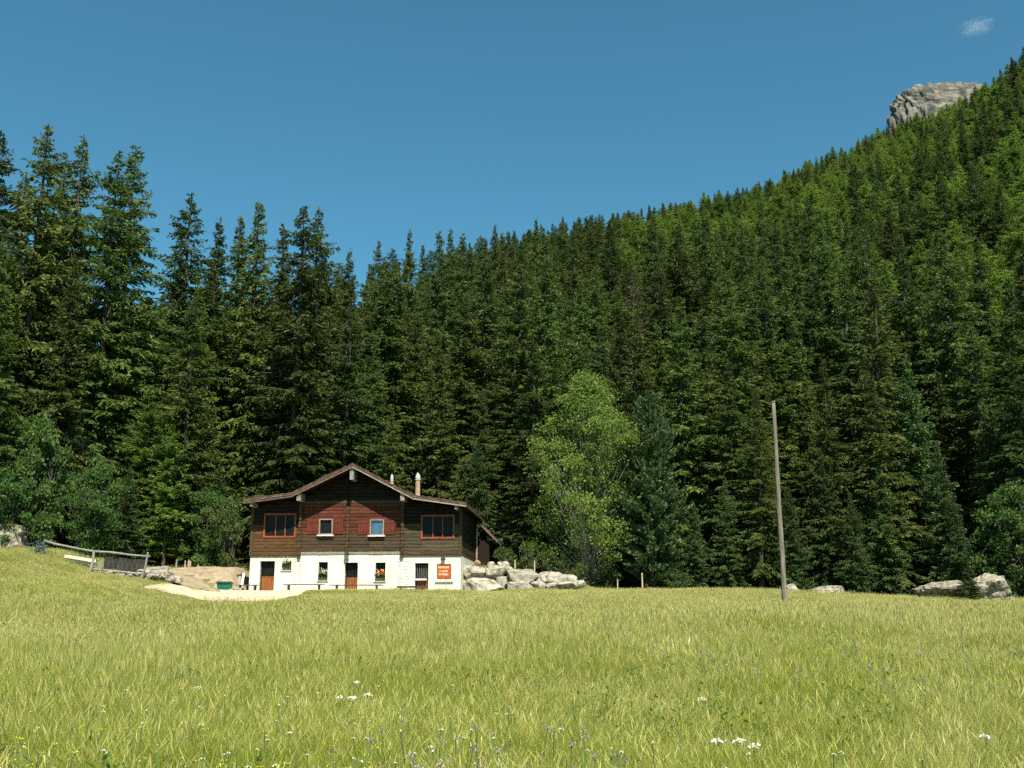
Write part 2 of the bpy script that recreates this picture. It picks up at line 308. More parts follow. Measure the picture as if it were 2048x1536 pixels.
def in_poly(pts, poly):
    x, y = pts[:, 0], pts[:, 1]; r = np.zeros(len(pts), bool); n = len(poly)
    for i in range(n):
        (x0, y0), (x1, y1) = poly[i][:2], poly[(i + 1) % n][:2]
        c = ((y0 > y) != (y1 > y)) & (x < (x1 - x0) * (y - y0) / (y1 - y0 + 1e-12) + x0); r ^= c
    return r
def sheet(name, poly, mat, lift, step=.22, rough=0.0):
    poly = [tuple(p[:2]) for p in poly]; a = np.array(poly); x0, y0 = a.min(0); x1, y1 = a.max(0)
    X, Y = np.meshgrid(np.arange(x0, x1 + step, step), np.arange(y0, y1 + step, step))
    rg = np.random.default_rng(5); n = X.shape[1]
    X = X + rg.uniform(-.3, .3, X.shape) * step; Y = Y + rg.uniform(-.3, .3, X.shape) * step
    v = np.stack([X, Y, gz(X, Y) + lift + rough * np.array([[abs(mnoise.fractal(Vector((a_ * .9, b_ * .9, 3.3)), 1.0, 2.0, 4)) for a_, b_ in zip(r0, r1)] for r0, r1 in zip(X, Y)])], -1).reshape(-1, 3)
    i = (np.arange(X.shape[0] - 1)[:, None] * n + np.arange(n - 1)[None]).ravel(); q = np.stack([i, i + 1, i + 1 + n, i + n], 1)
    q = q[in_poly(v[q].mean(1), poly)]; u, inv = np.unique(q, return_inverse=True)
    o = link_mesh(name, np_mesh(name, v[u], inv.reshape(-1, 4), [mat], None, True)); return tag(o, kind='structure')
gravel_poly = [G(282, 1176), G(330, 1166), G(360, 1172), G(440, 1184), (-17.2, 62.2), (-16.2, 63.3), (-3.0, 62.4), (-3.2, 61.7), (-9, 62.1), (-11.5, 61.4), G(600, 1191), G(560, 1199), G(500, 1204), G(430, 1203), G(370, 1191)]
gravel_poly = [tuple(p[:2]) for p in gravel_poly]
earth_poly = [(-17.25, 62.25), tuple(G(440, 1183.5)[:2]), tuple(G(352, 1169)[:2]), tuple(G(330, 1160)[:2]), (-21.6, 66.6), (-15.8, 68.0), (-15.9, 63.4)]
sheet('earth_bank', earth_poly, M['earth'], 0.012, .16, .12)
sheet('gravel_yard', gravel_poly, M['gravel'], 0.02, .11, .05)

# ------------------------------------------------------------------ far rock peak and cloud
def rock_mesh(name, radii, seed, mats, sub=3, amp=.22, freq=1.1, boxy=.75, ncut=9, smooth=False):
    import bmesh
    bm = bmesh.new(); bmesh.ops.create_icosphere(bm, subdivisions=sub, radius=1.0)
    off = Vector((seed * 3.17, seed * 1.91, seed * 2.3))
    rg = random.Random(seed); cuts = [(Vector((rg.gauss(0, 1), rg.gauss(0, 1), rg.gauss(0, .8))).normalized(), rg.uniform(.66, .9)) for _ in range(ncut)]
    for v in bm.verts:
        p = v.co.copy(); q = Vector([math.copysign(abs(c) ** boxy, c) for c in p])
        for nrm, dd in cuts:
            e = q.dot(nrm) - dd
            if e > 0: q -= nrm * e * .85
        n1 = mnoise.fractal(p * freq + off, 1.0, 2.0, 5)
        q *= 1 + amp * n1
        v.co = Vector((q.x * radii[0], q.y * radii[1], q.z * radii[2]))
    me = bpy.data.meshes.new(name); bm.to_mesh(me); bm.free()
    for m in mats: me.materials.append(m)
    me.polygons.foreach_set('use_smooth', [smooth] * len(me.polygons)); me.update(); return me
c = P(1896, 252, 900); top = P(1893, 172, 900)
pk = link_mesh('rock_peak', rock_mesh('rock_peak', (51, 20, (top[2] - c[2]) * .92), 7, [M['cliff']], 6, .13, 5.5, .62, ncut=0), None, c); tag(pk, kind='structure')
sp = link_mesh('rock_spur', rock_mesh('rock_spur', (4, 8, 16), 4, [M['cliff']], 4, .25, 2.2, .8), None, P(1784, 268, 880)); tag(sp, kind='structure')

cm = bpy.data.materials.new('cloud_vapour'); cm.use_nodes = True; n, l = cm.node_tree.nodes, cm.node_tree.links
n.remove(n['Principled BSDF']); pv = n.new('ShaderNodeVolumePrincipled'); l.new(pv.outputs[0], n['Material Output'].inputs['Volume'])
pv.inputs['Color'].default_value = (.95, .95, .95, 1); pv.inputs['Anisotropy'].default_value = 0.0
tc = n.new('ShaderNodeTexCoord'); mp = n.new('ShaderNodeMapping'); mp.inputs['Scale'].default_value = (1.6, 1.0, 4.6); mp.inputs['Rotation'].default_value = (0, math.radians(34), 0)
nz = n.new('ShaderNodeTexNoise'); nz.inputs['Scale'].default_value = 1.5; nz.inputs['Detail'].default_value = 6; nz.inputs['Roughness'].default_value = .6
ln = n.new('ShaderNodeVectorMath'); ln.operation = 'LENGTH'; mr = n.new('ShaderNodeMapRange'); mr.inputs[1].default_value = .15; mr.inputs[2].default_value = .95
mr.inputs[3].default_value = .30; mr.inputs[4].default_value = -.30
ad = n.new('ShaderNodeMath'); ad.operation = 'ADD'; th = n.new('ShaderNodeMapRange'); th.inputs[1].default_value = .50; th.inputs[2].default_value = .95
th.inputs[3].default_value = 0; th.inputs[4].default_value = .009
l.new(tc.outputs['Object'], mp.inputs[0]); l.new(mp.outputs[0], nz.inputs['Vector']); l.new(tc.outputs['Object'], ln.inputs[0]); l.new(ln.outputs['Value'], mr.inputs[0])
l.new(nz.outputs['Fac'], ad.inputs[0]); l.new(mr.outputs[0], ad.inputs[1]); l.new(ad.outputs[0], th.inputs[0]); l.new(th.outputs[0], pv.inputs['Density'])
cl = link_mesh('cloud', rock_mesh('cloud', (1, 1, 1), 1, [cm], 3, .05, 1, 1.0), None, P(1952, 53, 3000))
cl.scale = (112, 45, 54); cl.rotation_euler = (0, math.radians(-16), 0); tag(cl, 'small thin white wisp of cloud in the clear blue sky', 'cloud')

# ------------------------------------------------------------------ tree makers (numpy)
def diamonds(p, d, ln, w, rng, ref=None):
    """leaf-sized pointed quads: base p, unit direction d, length ln, width w"""
    n = len(p); r = rng.normal(size=(n, 3)) if ref is None else ref
    s = np.cross(d, r); s /= np.linalg.norm(s, axis=1, keepdims=True) + 1e-9
    mid = p + d * (ln * .45)[:, None]; tip = p + d * ln[:, None]; s = s * (w * .5)[:, None]
    return np.stack([p, mid + s, tip, mid - s], 1).reshape(-1, 3)
def quads(n): return np.arange(n * 4).reshape(-1, 4)
def tubes(paths, rads, k=3):
    """many thin open tubes at once: paths (b,s,3), rads (b,s)"""
    paths = np.asarray(paths, float); b, s, _ = paths.shape
    d = np.gradient(paths, axis=1); d /= np.linalg.norm(d, axis=2, keepdims=True) + 1e-9
    ref = np.where(np.abs(d[..., 2:3]) > .9, [1., 0, 0], [0, 0, 1.]); a = np.cross(d, ref); a /= np.linalg.norm(a, axis=2, keepdims=True) + 1e-9
    c2 = np.cross(d, a); th = np.arange(k) * 2 * np.pi / k
    v = paths[:, :, None] + (a[:, :, None] * np.cos(th)[None, None, :, None] + c2[:, :, None] * np.sin(th)[None, None, :, None]) * np.asarray(rads)[:, :, None, None]
    idx = np.arange(b * s * k).reshape(b, s, k); i0 = idx[:, :-1]; i1 = idx[:, 1:]
    f = np.stack([i0, np.roll(i0, -1, 2), np.roll(i1, -1, 2), i1], -1).reshape(-1, 4)
    return v.reshape(-1, 3), f
def conifer(seed, h, r, base, spacing, nb, twigs, tl, tw, up=(-.35, .55), droop=.35, hang=.5, power=.8, ragged=.35, leader=True, trunk_r=None, sparse=0.0):
    rng = np.random.default_rng(seed); z0 = base * h; TP = []; TD = []; TL = []; TW = []; BP = []; BR = []
    z = z0
    while z < h - .25:
        f = (z - z0) / (h - z0); L0 = r * ((1 - f) ** power * (1 - .45 * math.exp(-f * 14)) * min(1, .55 + 2.2 * (1 - f)) ) + .10
        ragg = 1 + ragged * math.sin(seed + z * 1.7) * .5
        for b in range(rng.integers(max(3, nb - 1), nb + 2)):
            if rng.random() < sparse: continue
            az = rng.uniform(0, 2 * np.pi); L = L0 * ragg * rng.uniform(1 - ragged, 1 + ragged * .6)
            pit = up[0] + (up[1] - up[0]) * f + rng.normal(0, .1)
            zz = z + rng.uniform(-.5, .5) * spacing
            o = np.array([math.cos(az), math.sin(az), 0]); sd = np.array([-o[1], o[0], 0])
            s = np.linspace(0, 1, 5); dr = droop * (1 - f * .7)
            zc = L * (pit * s - dr * s ** 2 + dr * .55 * s ** 3)
            pts = o[None] * (s * L)[:, None]; pts[:, 2] = zz + zc
            BP.append(pts); BR.append(np.maximum(.05 * (L / r) * (1 - s) + .008, .008))
            n = int(twigs * L / r) + 4; t = rng.uniform(.03, 1, n) ** .85
            pz = zz + L * (pit * t - dr * t ** 2 + dr * .55 * t ** 3)
            p = o[None] * (t * L)[:, None]; p[:, 2] = pz
            side = np.where(rng.random(n) < .5, -1, 1) * rng.uniform(.35, 1.1, n)
            d = o[None] * rng.uniform(.35, 1.0, n)[:, None] + sd[None] * side[:, None]
            d[:, 2] += pit * .6 - hang * rng.uniform(.2, 1.2, n)
            d /= np.linalg.norm(d, axis=1, keepdims=True)
            ln = tl * (.5 + .9 * (1 - t)) * rng.uniform(.6, 1.3, n) * (.30 + .85 * min(1, L / r)); p[:, 2] += rng.normal(0, .05, n)
            TP.append(p); TD.append(d); TL.append(ln); TW.append(tw * (.55 + .5 * min(1, L / r)) * rng.uniform(.6, 1.35, n))
            # second generation twigs part-way along the first
            k = rng.random(n) < .75; p2 = p[k] + d[k] * (ln[k] * rng.uniform(.3, .8, k.sum()))[:, None]
            d2 = d[k] + rng.normal(0, .55, (k.sum(), 3)); d2[:, 2] -= hang * .5; d2 /= np.linalg.norm(d2, axis=1, keepdims=True)
            TP.append(p2); TD.append(d2); TL.append(ln[k] * .6); TW.append(tw * rng.uniform(.5, 1.1, k.sum()))
        z += spacing * (1 - .45 * f) * rng.uniform(.8, 1.2)
    if leader:
        n = 14; t = rng.uniform(0, 1, n); p = np.zeros((n, 3)); p[:, 2] = h - .8 + t * .7
        d = rng.normal(0, .6, (n, 3)); d[:, 2] = rng.uniform(.6, 1.2, n); d /= np.linalg.norm(d, axis=1, keepdims=True)
        TP.append(p); TD.append(d); TL.append(np.full(n, .22)); TW.append(np.full(n, tw * .6))
    p, d, ln, w = np.concatenate(TP), np.concatenate(TD), np.concatenate(TL), np.concatenate(TW)
    cv = diamonds(p, d, ln, w, rng); cf = quads(len(p))
    tr = trunk_r or h * .0085 + .05; ht = np.linspace(-.6, h, 10)
    path = np.stack([np.sin(ht * .5 + seed) * .04, np.cos(ht * .4 + seed) * .04, ht], 1)[None]
    tv, tf = tubes(path, (tr * (1 - np.clip(ht, 0, h) / h) ** .8 + .012)[None], 7)
    bv, bf = tubes(np.array(BP), np.array(BR), 3)
    return (cv, cf), (np.concatenate([tv, bv]), np.concatenate([tf, bf + len(tv)]))
def broadleaf(seed, h, rx, z0, nclus, nleaf, leaf, clus_r, shape=1.0, cols=1, trunk_r=.12, lean=0.0, stems=1, lump=.22):
    """crown of leaf clusters at the ends of limbs; z0 = lowest foliage; shape>1 pulls the widest part down"""
    rng = np.random.default_rng(seed); LP = []; LD = []; LL = []; paths = []; rads = []
    cz = []
    for i in range(nclus):
        f = rng.uniform(0, 1) ** .9; zc = z0 + (h - z0) * f
        prof = math.sin(math.pi * min(.999, max(.02, f * .86 + .12)) ** shape) ** .75
        az = rng.uniform(0, 2 * np.pi); rr = rx * prof * rng.uniform(.05, 1.0) ** .6 * (1 + lump * math.sin(3 * az + seed + f * 9))
        c = np.array([rr * math.cos(az) + lean * zc, rr * math.sin(az), zc]); cz.append(c)
        st = rng.integers(0, stems); a = 2 * np.pi * st / max(1, stems); so_ = np.array([math.cos(a), math.sin(a), 0]) * (.35 if stems > 1 else 0)
        zs = max(.3, zc - rr * .9 - .3) * rng.uniform(.6, .95); s = np.linspace(0, 1, 5)
        b0 = so_ * (1 + zs * .5) + np.array([lean * zs, 0, zs]); pth = b0[None] * (1 - s)[:, None] + c[None] * s[:, None]; pth[:, 2] -= np.sin(s * np.pi) * rr * .1
        paths.append(pth); rads.append(np.maximum(.045 * (1 - s) + .01, .01))
        n = int(nleaf * rng.uniform(.6, 1.4)); cr = clus_r * rng.uniform(.6, 1.35)
        q = rng.normal(size=(n, 3)); q /= np.linalg.norm(q, axis=1, keepdims=True); q *= (rng.uniform(0, 1, n) ** .45)[:, None] * cr * np.array([1.15, 1.15, .75])
        LP.append(c + q); d = rng.normal(size=(n, 3)) * .8 + q / cr; d[:, 2] -= .25; d /= np.linalg.norm(d, axis=1, keepdims=True)
        LD.append(d); LL.append(leaf * rng.uniform(.6, 1.4, n))
    p, d, ln = np.concatenate(LP), np.concatenate(LD), np.concatenate(LL)
    ref = rng.normal(size=p.shape) * .7; ref[:, 1] += .2
    cv = diamonds(p, d, ln, ln * .75, rng, ref); cf = quads(len(p))
    tp = []; trr = []; ht = np.linspace(-.4, h * .8, 8)
    for st in range(stems):
        a = 2 * np.pi * st / max(1, stems); k = .35 if stems > 1 else 0
        tp.append(np.stack([math.cos(a) * k * (1 + np.maximum(ht, 0) * .5) + lean * ht + .06 * np.sin(ht), math.sin(a) * k * (1 + np.maximum(ht, 0) * .5), ht], 1)); trr.append(trunk_r * (1 - np.clip(ht, 0, h) / h) + .01)
    tv, tf = tubes(np.array(tp), np.array(trr), 7); bv, bf = tubes(np.array(paths), np.array(rads), 4)
    return (cv, cf), (np.concatenate([tv, bv]), np.concatenate([tf, bf + len(tv)]))
class Kind:
    def __init__(s, name, parts, mc, mt, h, r):
        (cv, cf), (tv, tf) = parts
        s.crown = np_mesh(name + '_crown', cv, cf, [mc]); s.trunk = np_mesh(name + '_trunk', tv, tf, [mt], None, True)
        s.raw = (cv, cf, tv, tf, mc, mt); s.h = h; s.r = r; s.name = name
    def joined(s):
        cv, cf, tv, tf, mc, mt = s.raw
        return np_mesh(s.name + '_whole', np.concatenate([cv, tv]), np.concatenate([cf, tf + len(cv)]), [mc, mt], np.r_[np.zeros(len(cf)), np.ones(len(tf))])
    def place(s, name, x, y, h, r, label, cat, group=None, rz=0.0, z=None, tilt=0.0):
        o = empty(name, (x, y, (gzf(x, y) if z is None else z)), rz); o.scale = (r / s.r, r / s.r, h / s.h); o.rotation_euler = (math.sin(x * 7.1 + y) * tilt, math.cos(x * 3.7 - y * 2) * tilt, rz)
        link_mesh('trunk', s.trunk, o); link_mesh('crown', s.crown, o); return tag(o, label, cat, group)

OLD = [Kind('old%d' % i, conifer(11 + i, 26, 3.4, b, .54, 6, 58, .62, .135, (-.32, .45), .42, .8, .60, .50, sparse=.08), M['spruce'], M['bark'], 26, 3.4) for i, b in enumerate((.05, .10, .03, .12))]
SLIM = [Kind('slim%d' % i, conifer(31 + i, 22, 2.4, b, .48, 6, 48, .52, .125, (-.38, .55), .38, .75, .72, .42, sparse=.04), M['spruce'], M['bark'], 22, 2.4) for i, b in enumerate((.08, .03, .12, .05))]
YOUNG = [Kind('young%d' % i, conifer(51 + i, 10, 2.5, .03, .28, 7, 46, .42, .095, (-.18, .6), .20, .40, .88, .30), M['young'], M['bark'], 10, 2.5) for i in range(3)]
LARCH = [Kind('larch%d' % i, conifer(71 + i, 18, 2.7, .12, .48, 6, 50, .52, .13, (0.0, .6), .16, .45, .55, .4), M['larch'], M['bark'], 18, 2.7) for i in range(3)]
DEAD = Kind('dead', conifer(91, 20, 1.9, .15, .6, 5, 12, .4, .07, (-.3, .3), .35, .5, .7, .5), M['dead'], M['bark'], 20, 1.9)

# ------------------------------------------------------------------ the chalet
HA = math.radians(4.0)
_o = P(497, 1187, 63.4); HO = np.array([_o[0], _o[1], FLOOR])
HE = np.array([math.cos(HA), -math.sin(HA), 0]); HD = np.array([math.sin(HA), math.cos(HA), 0])
def F(px, py, ly=0.0):
    """photo pixel -> (lx, lz) on the house plane ly metres behind the front wall"""
    d = ray(px, py); q = HO + HD * ly - EYE; p = EYE + d * (q.dot(HD) / d.dot(HD)) - HO
    return p.dot(HE), p[2]
def HW(lx, ly, lz): return HO + HE * lx + HD * ly + np.array([0, 0, lz])
def fx(px, py=1110, ly=0): return F(px, py, ly)[0]
def fz(py, px=700, ly=0): return F(px, py, ly)[1]
chalet = empty('chalet', HO, -HA)
tag(chalet, 'dark timber chalet on a white plastered ground floor with a low gabled roof', 'house')
W = fx(921, 1150); H1 = fz(1110.5); DEP = 10.0; OVH = 1.2
rt = [F(486, 998, -OVH), F(582, 985, -OVH), F(705, 926, -OVH), F(826, 989, -OVH), F(933, 1004, -OVH)]   # roof top line
RX = [p[0] for p in rt]; RZt = [p[1] for p in rt]
def zroof(x): return float(np.interp(x, RX, RZt))
TH = .20
def rects(x0, x1, z0, z1, holes):
    """rectangle minus holes -> list of rectangles"""
    out = []; cuts = sorted({x0, x1, *[min(max(c, x0), x1) for h in holes for c in h[:2]]})
    for a, b in zip(cuts, cuts[1:]):
        if b - a < 1e-4: continue
        hs = sorted([h for h in holes if h[0] < b - 1e-6 and h[1] > a + 1e-6], key=lambda h: h[2]); z = z0
        for h in hs:
            if h[2] > z + 1e-4: out.append((a, b, z, min(h[2], z1)))
            z = max(z, h[3])
        if z < z1 - 1e-4: out.append((a, b, z, z1))
    return out
def pr(x0, x1, y0, y1):      # pixel rectangle -> local rectangle
    a, b = F(x0, y1); c, d = F(x1, y0); return [a, c, b, d]
doorL, doorC, doorR = pr(517, 550, 1122, 1187), pr(688, 716, 1125, 1187), pr(829, 857, 1126, 1187)
for d in (doorL, doorC, doorR): d[2] = 0.0
wS, wA, wB = pr(564, 583, 1122, 1140), pr(636, 656, 1124, 1161), pr(750, 771, 1125, 1162)
m = MB()
for a, b, z0, z1 in rects(0, W, -.5, H1, [doorL, doorC, doorR, wS, wA, wB]): m.box(a, b, 0, .42, z0, z1)
m.box(W - .42, W, .42, DEP, -.5, H1); m.box(0, .42, .42, DEP, -.5, H1); m.box(.42, W - .42, DEP - .42, DEP, -.5, H1)
m.build('plaster_wall', M['plaster'], chalet)
m = MB().box(.43, W - .43, .75, .80, -.3, H1 - .01); m.build('dark_backing', M['black'], chalet)  # added near-black sheet, stands for the unlit interior behind the openings
# upper storey core behind the logs
core = [(.06, H1 + .002), (W - .06, H1 + .002)] + [(x, zroof(x) - TH - .02) for x in (W - .06, RX[3], RX[2], RX[1], .06)]
MB().prism(core, .10, DEP).build('timber_core', M['log_dark_or_shade'], chalet)
bigL, bigR = pr(530, 590, 1030, 1072), pr(845, 906, 1033, 1074)
smA, smB = pr(640, 664, 1040, 1067), pr(742, 766, 1041, 1068)
holes = [bigL, bigR, smA, smB]
sec = [0.03, fx(599, 1080), fx(695, 1080), fx(805, 1080), W - .03]
sh = (H1 + .02, .205); zc = H1 + .012; k = 0; rr_ = random.Random(3)
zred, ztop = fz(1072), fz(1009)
while zc < zroof(RX[2]) - TH - .12:
    z1 = zc + .2
    for i in range(4):
        a, b = sec[i] + .012, sec[i + 1] - .012
        while a < b and zroof(a) - TH < z1 + .01: a += .04
        while b > a and zroof(b) - TH < z1 + .01: b -= .04
        if b - a < .25: continue
        for (p, q, u, v) in rects(a, b, zc, z1, [[h[0] - .06, h[1] + .06, h[2] - .06, h[3] + .06] for h in holes]):
            if q - p < .05 or v - u < .02: continue
            zm = (u + v) / 2; y0 = -.02 - rr_.uniform(0, .022)
            if i in (1, 2): mt = 'log_red' if zred < zm < ztop else ('log_silver' if ztop <= zm < ztop + .22 else ('log_grey' if zm <= zred else 'log_dark_or_shade'))  # gable logs above ztop have the eave's shade put into their colour
            elif i == 0: mt = 'log_dark_or_shade' if zm > fz(1046) else 'log_tan'  # upper wing logs darkened the same way, as shade below the roof edge
            else: mt = 'log_dark_or_shade' if zm > fz(1046) else ('log_grey' if rr_.random() < .35 else 'log_silver')
            if k == 0: mt = 'sill_wood' if i in (1, 2) else mt
            c = min(.02, (v - u) * .2)
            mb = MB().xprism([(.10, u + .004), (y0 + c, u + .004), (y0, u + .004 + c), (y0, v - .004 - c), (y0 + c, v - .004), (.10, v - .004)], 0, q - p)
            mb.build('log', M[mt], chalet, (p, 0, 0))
    # right side wall
    if z1 < zroof(W) - TH - .02:
        MB().box(W - .055, W + .02 + rr_.uniform(0, .012), .12, 8.3, zc + .004, z1 - .004).build('log', M['log_dark_or_shade' if zc > fz(1085) else 'log_grey'], chalet)
    zc = z1 + .003; k += 1
# crossed log ends in vertical rows
for pxx, ytop in ((600, 1000), (695, 1014), (805, 1000)):
    x = fx(pxx, 1080); z = H1 - .16; j = 0
    while z < fz(ytop):
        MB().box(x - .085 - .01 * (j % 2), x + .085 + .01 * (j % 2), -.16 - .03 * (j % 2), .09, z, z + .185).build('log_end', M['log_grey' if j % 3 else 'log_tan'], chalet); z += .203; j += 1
for x in (.02, W - .02):
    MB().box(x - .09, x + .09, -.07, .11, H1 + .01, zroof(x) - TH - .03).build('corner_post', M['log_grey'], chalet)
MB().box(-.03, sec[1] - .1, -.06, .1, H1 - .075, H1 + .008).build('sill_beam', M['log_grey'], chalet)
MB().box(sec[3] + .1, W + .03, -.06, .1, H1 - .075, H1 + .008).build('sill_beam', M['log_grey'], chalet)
# roof: slabs, tile courses, boards, purlins
for i in range(4):
    (x0, z0), (x1, z1) = rt[i], rt[i + 1]
    MB().prism([(x0, z0 - .05), (x1, z1 - .05), (x1, z1 - TH), (x0, z0 - TH)], -OVH + .04, DEP + .5).build('roof_deck', M['roof_wood'], chalet)
    L = math.hypot(x1 - x0, z1 - z0); n = max(3, int(L / .42)); tx, tz = (x1 - x0) / L, (z1 - z0) / L
    for j in range(n):
        a, b = L * j / n - .015, L * (j + 1) / n + .015
        ha, hb = ((-.03, .012) if tz > 0 else (.012, -.03))
        A, B = (x0 + tx * a - tz * ha, z0 + tz * a + tx * ha), (x0 + tx * b - tz * hb, z0 + tz * b + tx * hb)
        MB().prism([A, B, (B[0] + tz * .045, B[1] - tx * .045), (A[0] + tz * .045, A[1] - tx * .045)], -OVH - .03 - .012 * (j % 2), DEP + .52).build('tile_course', M['tile'], chalet)
    for (o1, o2, dy, nm, mk) in ((-.045, -.15, -.012, 'verge_board', 'barge'), (-.165, -.275, .022, 'bargeboard', 'barge_pale' if i >= 2 else 'barge')):
        MB().prism([(x0, z0 + o1), (x1, z1 + o1), (x1, z1 + o2), (x0, z0 + o2)], -OVH + dy, -OVH + dy + .035).build(nm, M[mk], chalet)
for px_, py_ in ((704, 938), (598, 984), (805, 985), (503, 1003), (912, 1010)):
    x, _z = F(px_, py_, -OVH + .15); zt = zroof(x) - TH - .015
    w_, h_ = (.12, .72) if px_ == 704 else (.12, .46) if px_ in (598, 805) else (.08, .26)
    MB().box(x - w_, x + w_, -OVH + .13, .2, zt - h_, zt).build('purlin', M['purlin'], chalet)
# windows: frame, panes, mullions
def window(name, r, fr, fw, mull, glass, ly=.04, depth=.10, sill=None, label=None):
    x0, x1, z0, z1 = r; root = None
    m = MB()
    m.box(x0 - fw, x0, ly - depth, ly + .04, z0 - fw, z1 + fw); m.box(x1, x1 + fw, ly - depth, ly + .04, z0 - fw, z1 + fw)
    m.box(x0, x1, ly - depth, ly + .04, z1, z1 + fw); m.box(x0, x1, ly - depth, ly + .04, z0 - fw, z0)
    root = m.build(name, fr, chalet)
    if label: root['label'] = label
    cuts = [x0] + [x0 + (x1 - x0) * t for t in mull] + [x1]
    for i, (a, b) in enumerate(zip(cuts, cuts[1:])):
        MB().box(a + .025, b - .025, ly + .005, ly + .02, z0 + .02, z1 - .02).build('pane', glass, root)
        if i: MB().box(a - .028, a + .028, ly - .05, ly + .03, z0, z1).build('mullion', fr, root)
    if sill: MB().box(x0 - .16, x1 + .16, ly - .2, ly + .02, z0 - fw - .09, z0 - fw - .003).build('sill', sill, root)
    return root
window('window', bigL, M['frame_red'], .1, (.35, .68), M['glass'])
window('window', bigR, M['frame_red'], .1, (.34, .66), M['glass'])
for r_, g_ in ((smA, 'glass'), (smB, 'blue_glass')):
    wd = window('window', r_, M['frame_pale'], .075, (), M[g_], sill=M['white_sill'])
    x0, x1, z0, z1 = r_
    MB().box(x0 - .12, x1 + .12, -.1, .0, z0 - .30, z0 - .172).build('sill_board', M['log_dark_or_shade'], wd)
    for s, w_ in ((-1, .68), (1, .60)):
        a = x0 - .10 - w_ if s < 0 else x1 + .10
        shut = empty('shutter', (0, 0, 0)); shut.parent = chalet
        for q in range(4): MB().box(a + w_ * q / 4 + .006, a + w_ * (q + 1) / 4 - .006, -.072, -.044, z0 - .03, z1 + .03).build('slat', M['shutter'], shut)
        for zz in (z0 + .12, z1 - .16): MB().box(a + .02, a + w_ - .02, -.088, -.073, zz, zz + .06).build('batten', M['shutter'], shut)
def gwindow(r, n=2):
    x0, x1, z0, z1 = r; ly = .22; fw = .05
    m = MB().box(x0, x0 + fw, ly, ly + .05, z0, z1).box(x1 - fw, x1, ly, ly + .05, z0, z1).box(x0 + fw, x1 - fw, ly, ly + .05, z1 - fw, z1).box(x0 + fw, x1 - fw, ly, ly + .05, z0, z0 + fw)
    root = m.build('window', M['log_dark_or_shade'], chalet)
    for i in range(n):
        a = x0 + fw + (x1 - x0 - 2 * fw) * i / n; b = x0 + fw + (x1 - x0 - 2 * fw) * (i + 1) / n
        MB().box(a + .01, b - .01, ly + .02, ly + .03, z0 + fw, z1 - fw).build('pane', M['glass'], root)
    MB().box(x0 - .07, x1 + .05, -.07, .2, z0 - .055, z0 - .004).build('sill', M['quoin'], root)
    return root
for r_ in (wS, wA, wB): gwindow(r_, 1 if r_ is wS else 2)
def door(r, split, glass='glass', planks=4):
    x0, x1, z0, z1 = r; ly = .26; root = MB().box(x0, x0 + .07, ly, ly + .09, 0, z1).box(x1 - .07, x1, ly, ly + .09, 0, z1).box(x0 + .07, x1 - .07, ly, ly + .09, z1 - .08, z1).build('door', M['door_orange'] if glass == 'x' else M['log_dark_or_shade'], chalet)
    zs = split
    for q in range(planks):
        a = x0 + .07 + (x1 - x0 - .14) * q / planks; b = x0 + .07 + (x1 - x0 - .14) * (q + 1) / planks
        MB().box(a + .004, b - .004, ly - .005 - .006 * (q % 2), ly + .05, 0.03, zs).build('plank', M['door_orange'], root)
    MB().box(x0 + .07, x1 - .07, ly - .02, ly + .055, zs, zs + .06).build('rail', M['door_orange'], root)
    xm = (x0 + x1) / 2
    for a, b in ((x0 + .1, xm - .03), (xm + .03, x1 - .1)): MB().box(a, b, ly + .03, ly + .04, zs + .07, z1 - .1).build('pane', M['glass'], root)
    MB().box(xm - .022, xm + .022, ly, ly + .05, zs + .06, z1 - .08).build('mullion', M['log_dark_or_shade'], root)
    MB().tube([(x1 - .16, ly - .03, zs - .12), (x1 - .16, ly - .07, zs - .12), (x1 - .26, ly - .07, zs - .12)], .012, 6).build('handle', M['iron'], root)
    return root
door(doorL, fz(1154)); door(doorC, fz(1157)); d3 = door(doorR, fz(1160))
for q in range(6):
    a = doorR[0] + .12 + (doorR[1] - doorR[0] - .24) * q / 5
    MB().box(a - .008, a + .008, .2, .216, fz(1158), doorR[3] - .1).build('bar', M['steel'], d3)
MB().box(doorR[0] - .02, doorR[1] - .1, -.02, .2, fz(1160) - .03, fz(1158) + .02).build('shelf', M['white_sill'], d3)
# painted corner stones on the plaster
rq = random.Random(8)
for (xa, xb) in ((587, 603), (796, 817)):
    for j in range(12):
        py_ = 1118 + j * 5.1; x0, z = F(xa + rq.uniform(-1, 1) - j * .15, py_); x1, _ = F(xb + rq.uniform(-2, 2) - j * .15, py_); mid = (x0 + x1) / 2 + rq.uniform(-.05, .05)
        for a, b in ((x0, mid - .05), (mid + .05, x1)):
            if rq.random() < .14: continue
            h = rq.uniform(.025, .06); dz = rq.uniform(-.025, .025)
            MB().prism([(a, z + dz - h * .4), (b - .03, z + dz - h * .5), (b, z + dz), (b - .04, z + dz + h * .5), (a + .03, z + dz + h * .5)], -.012, .01).build('corner_stone', M['quoin'], chalet)
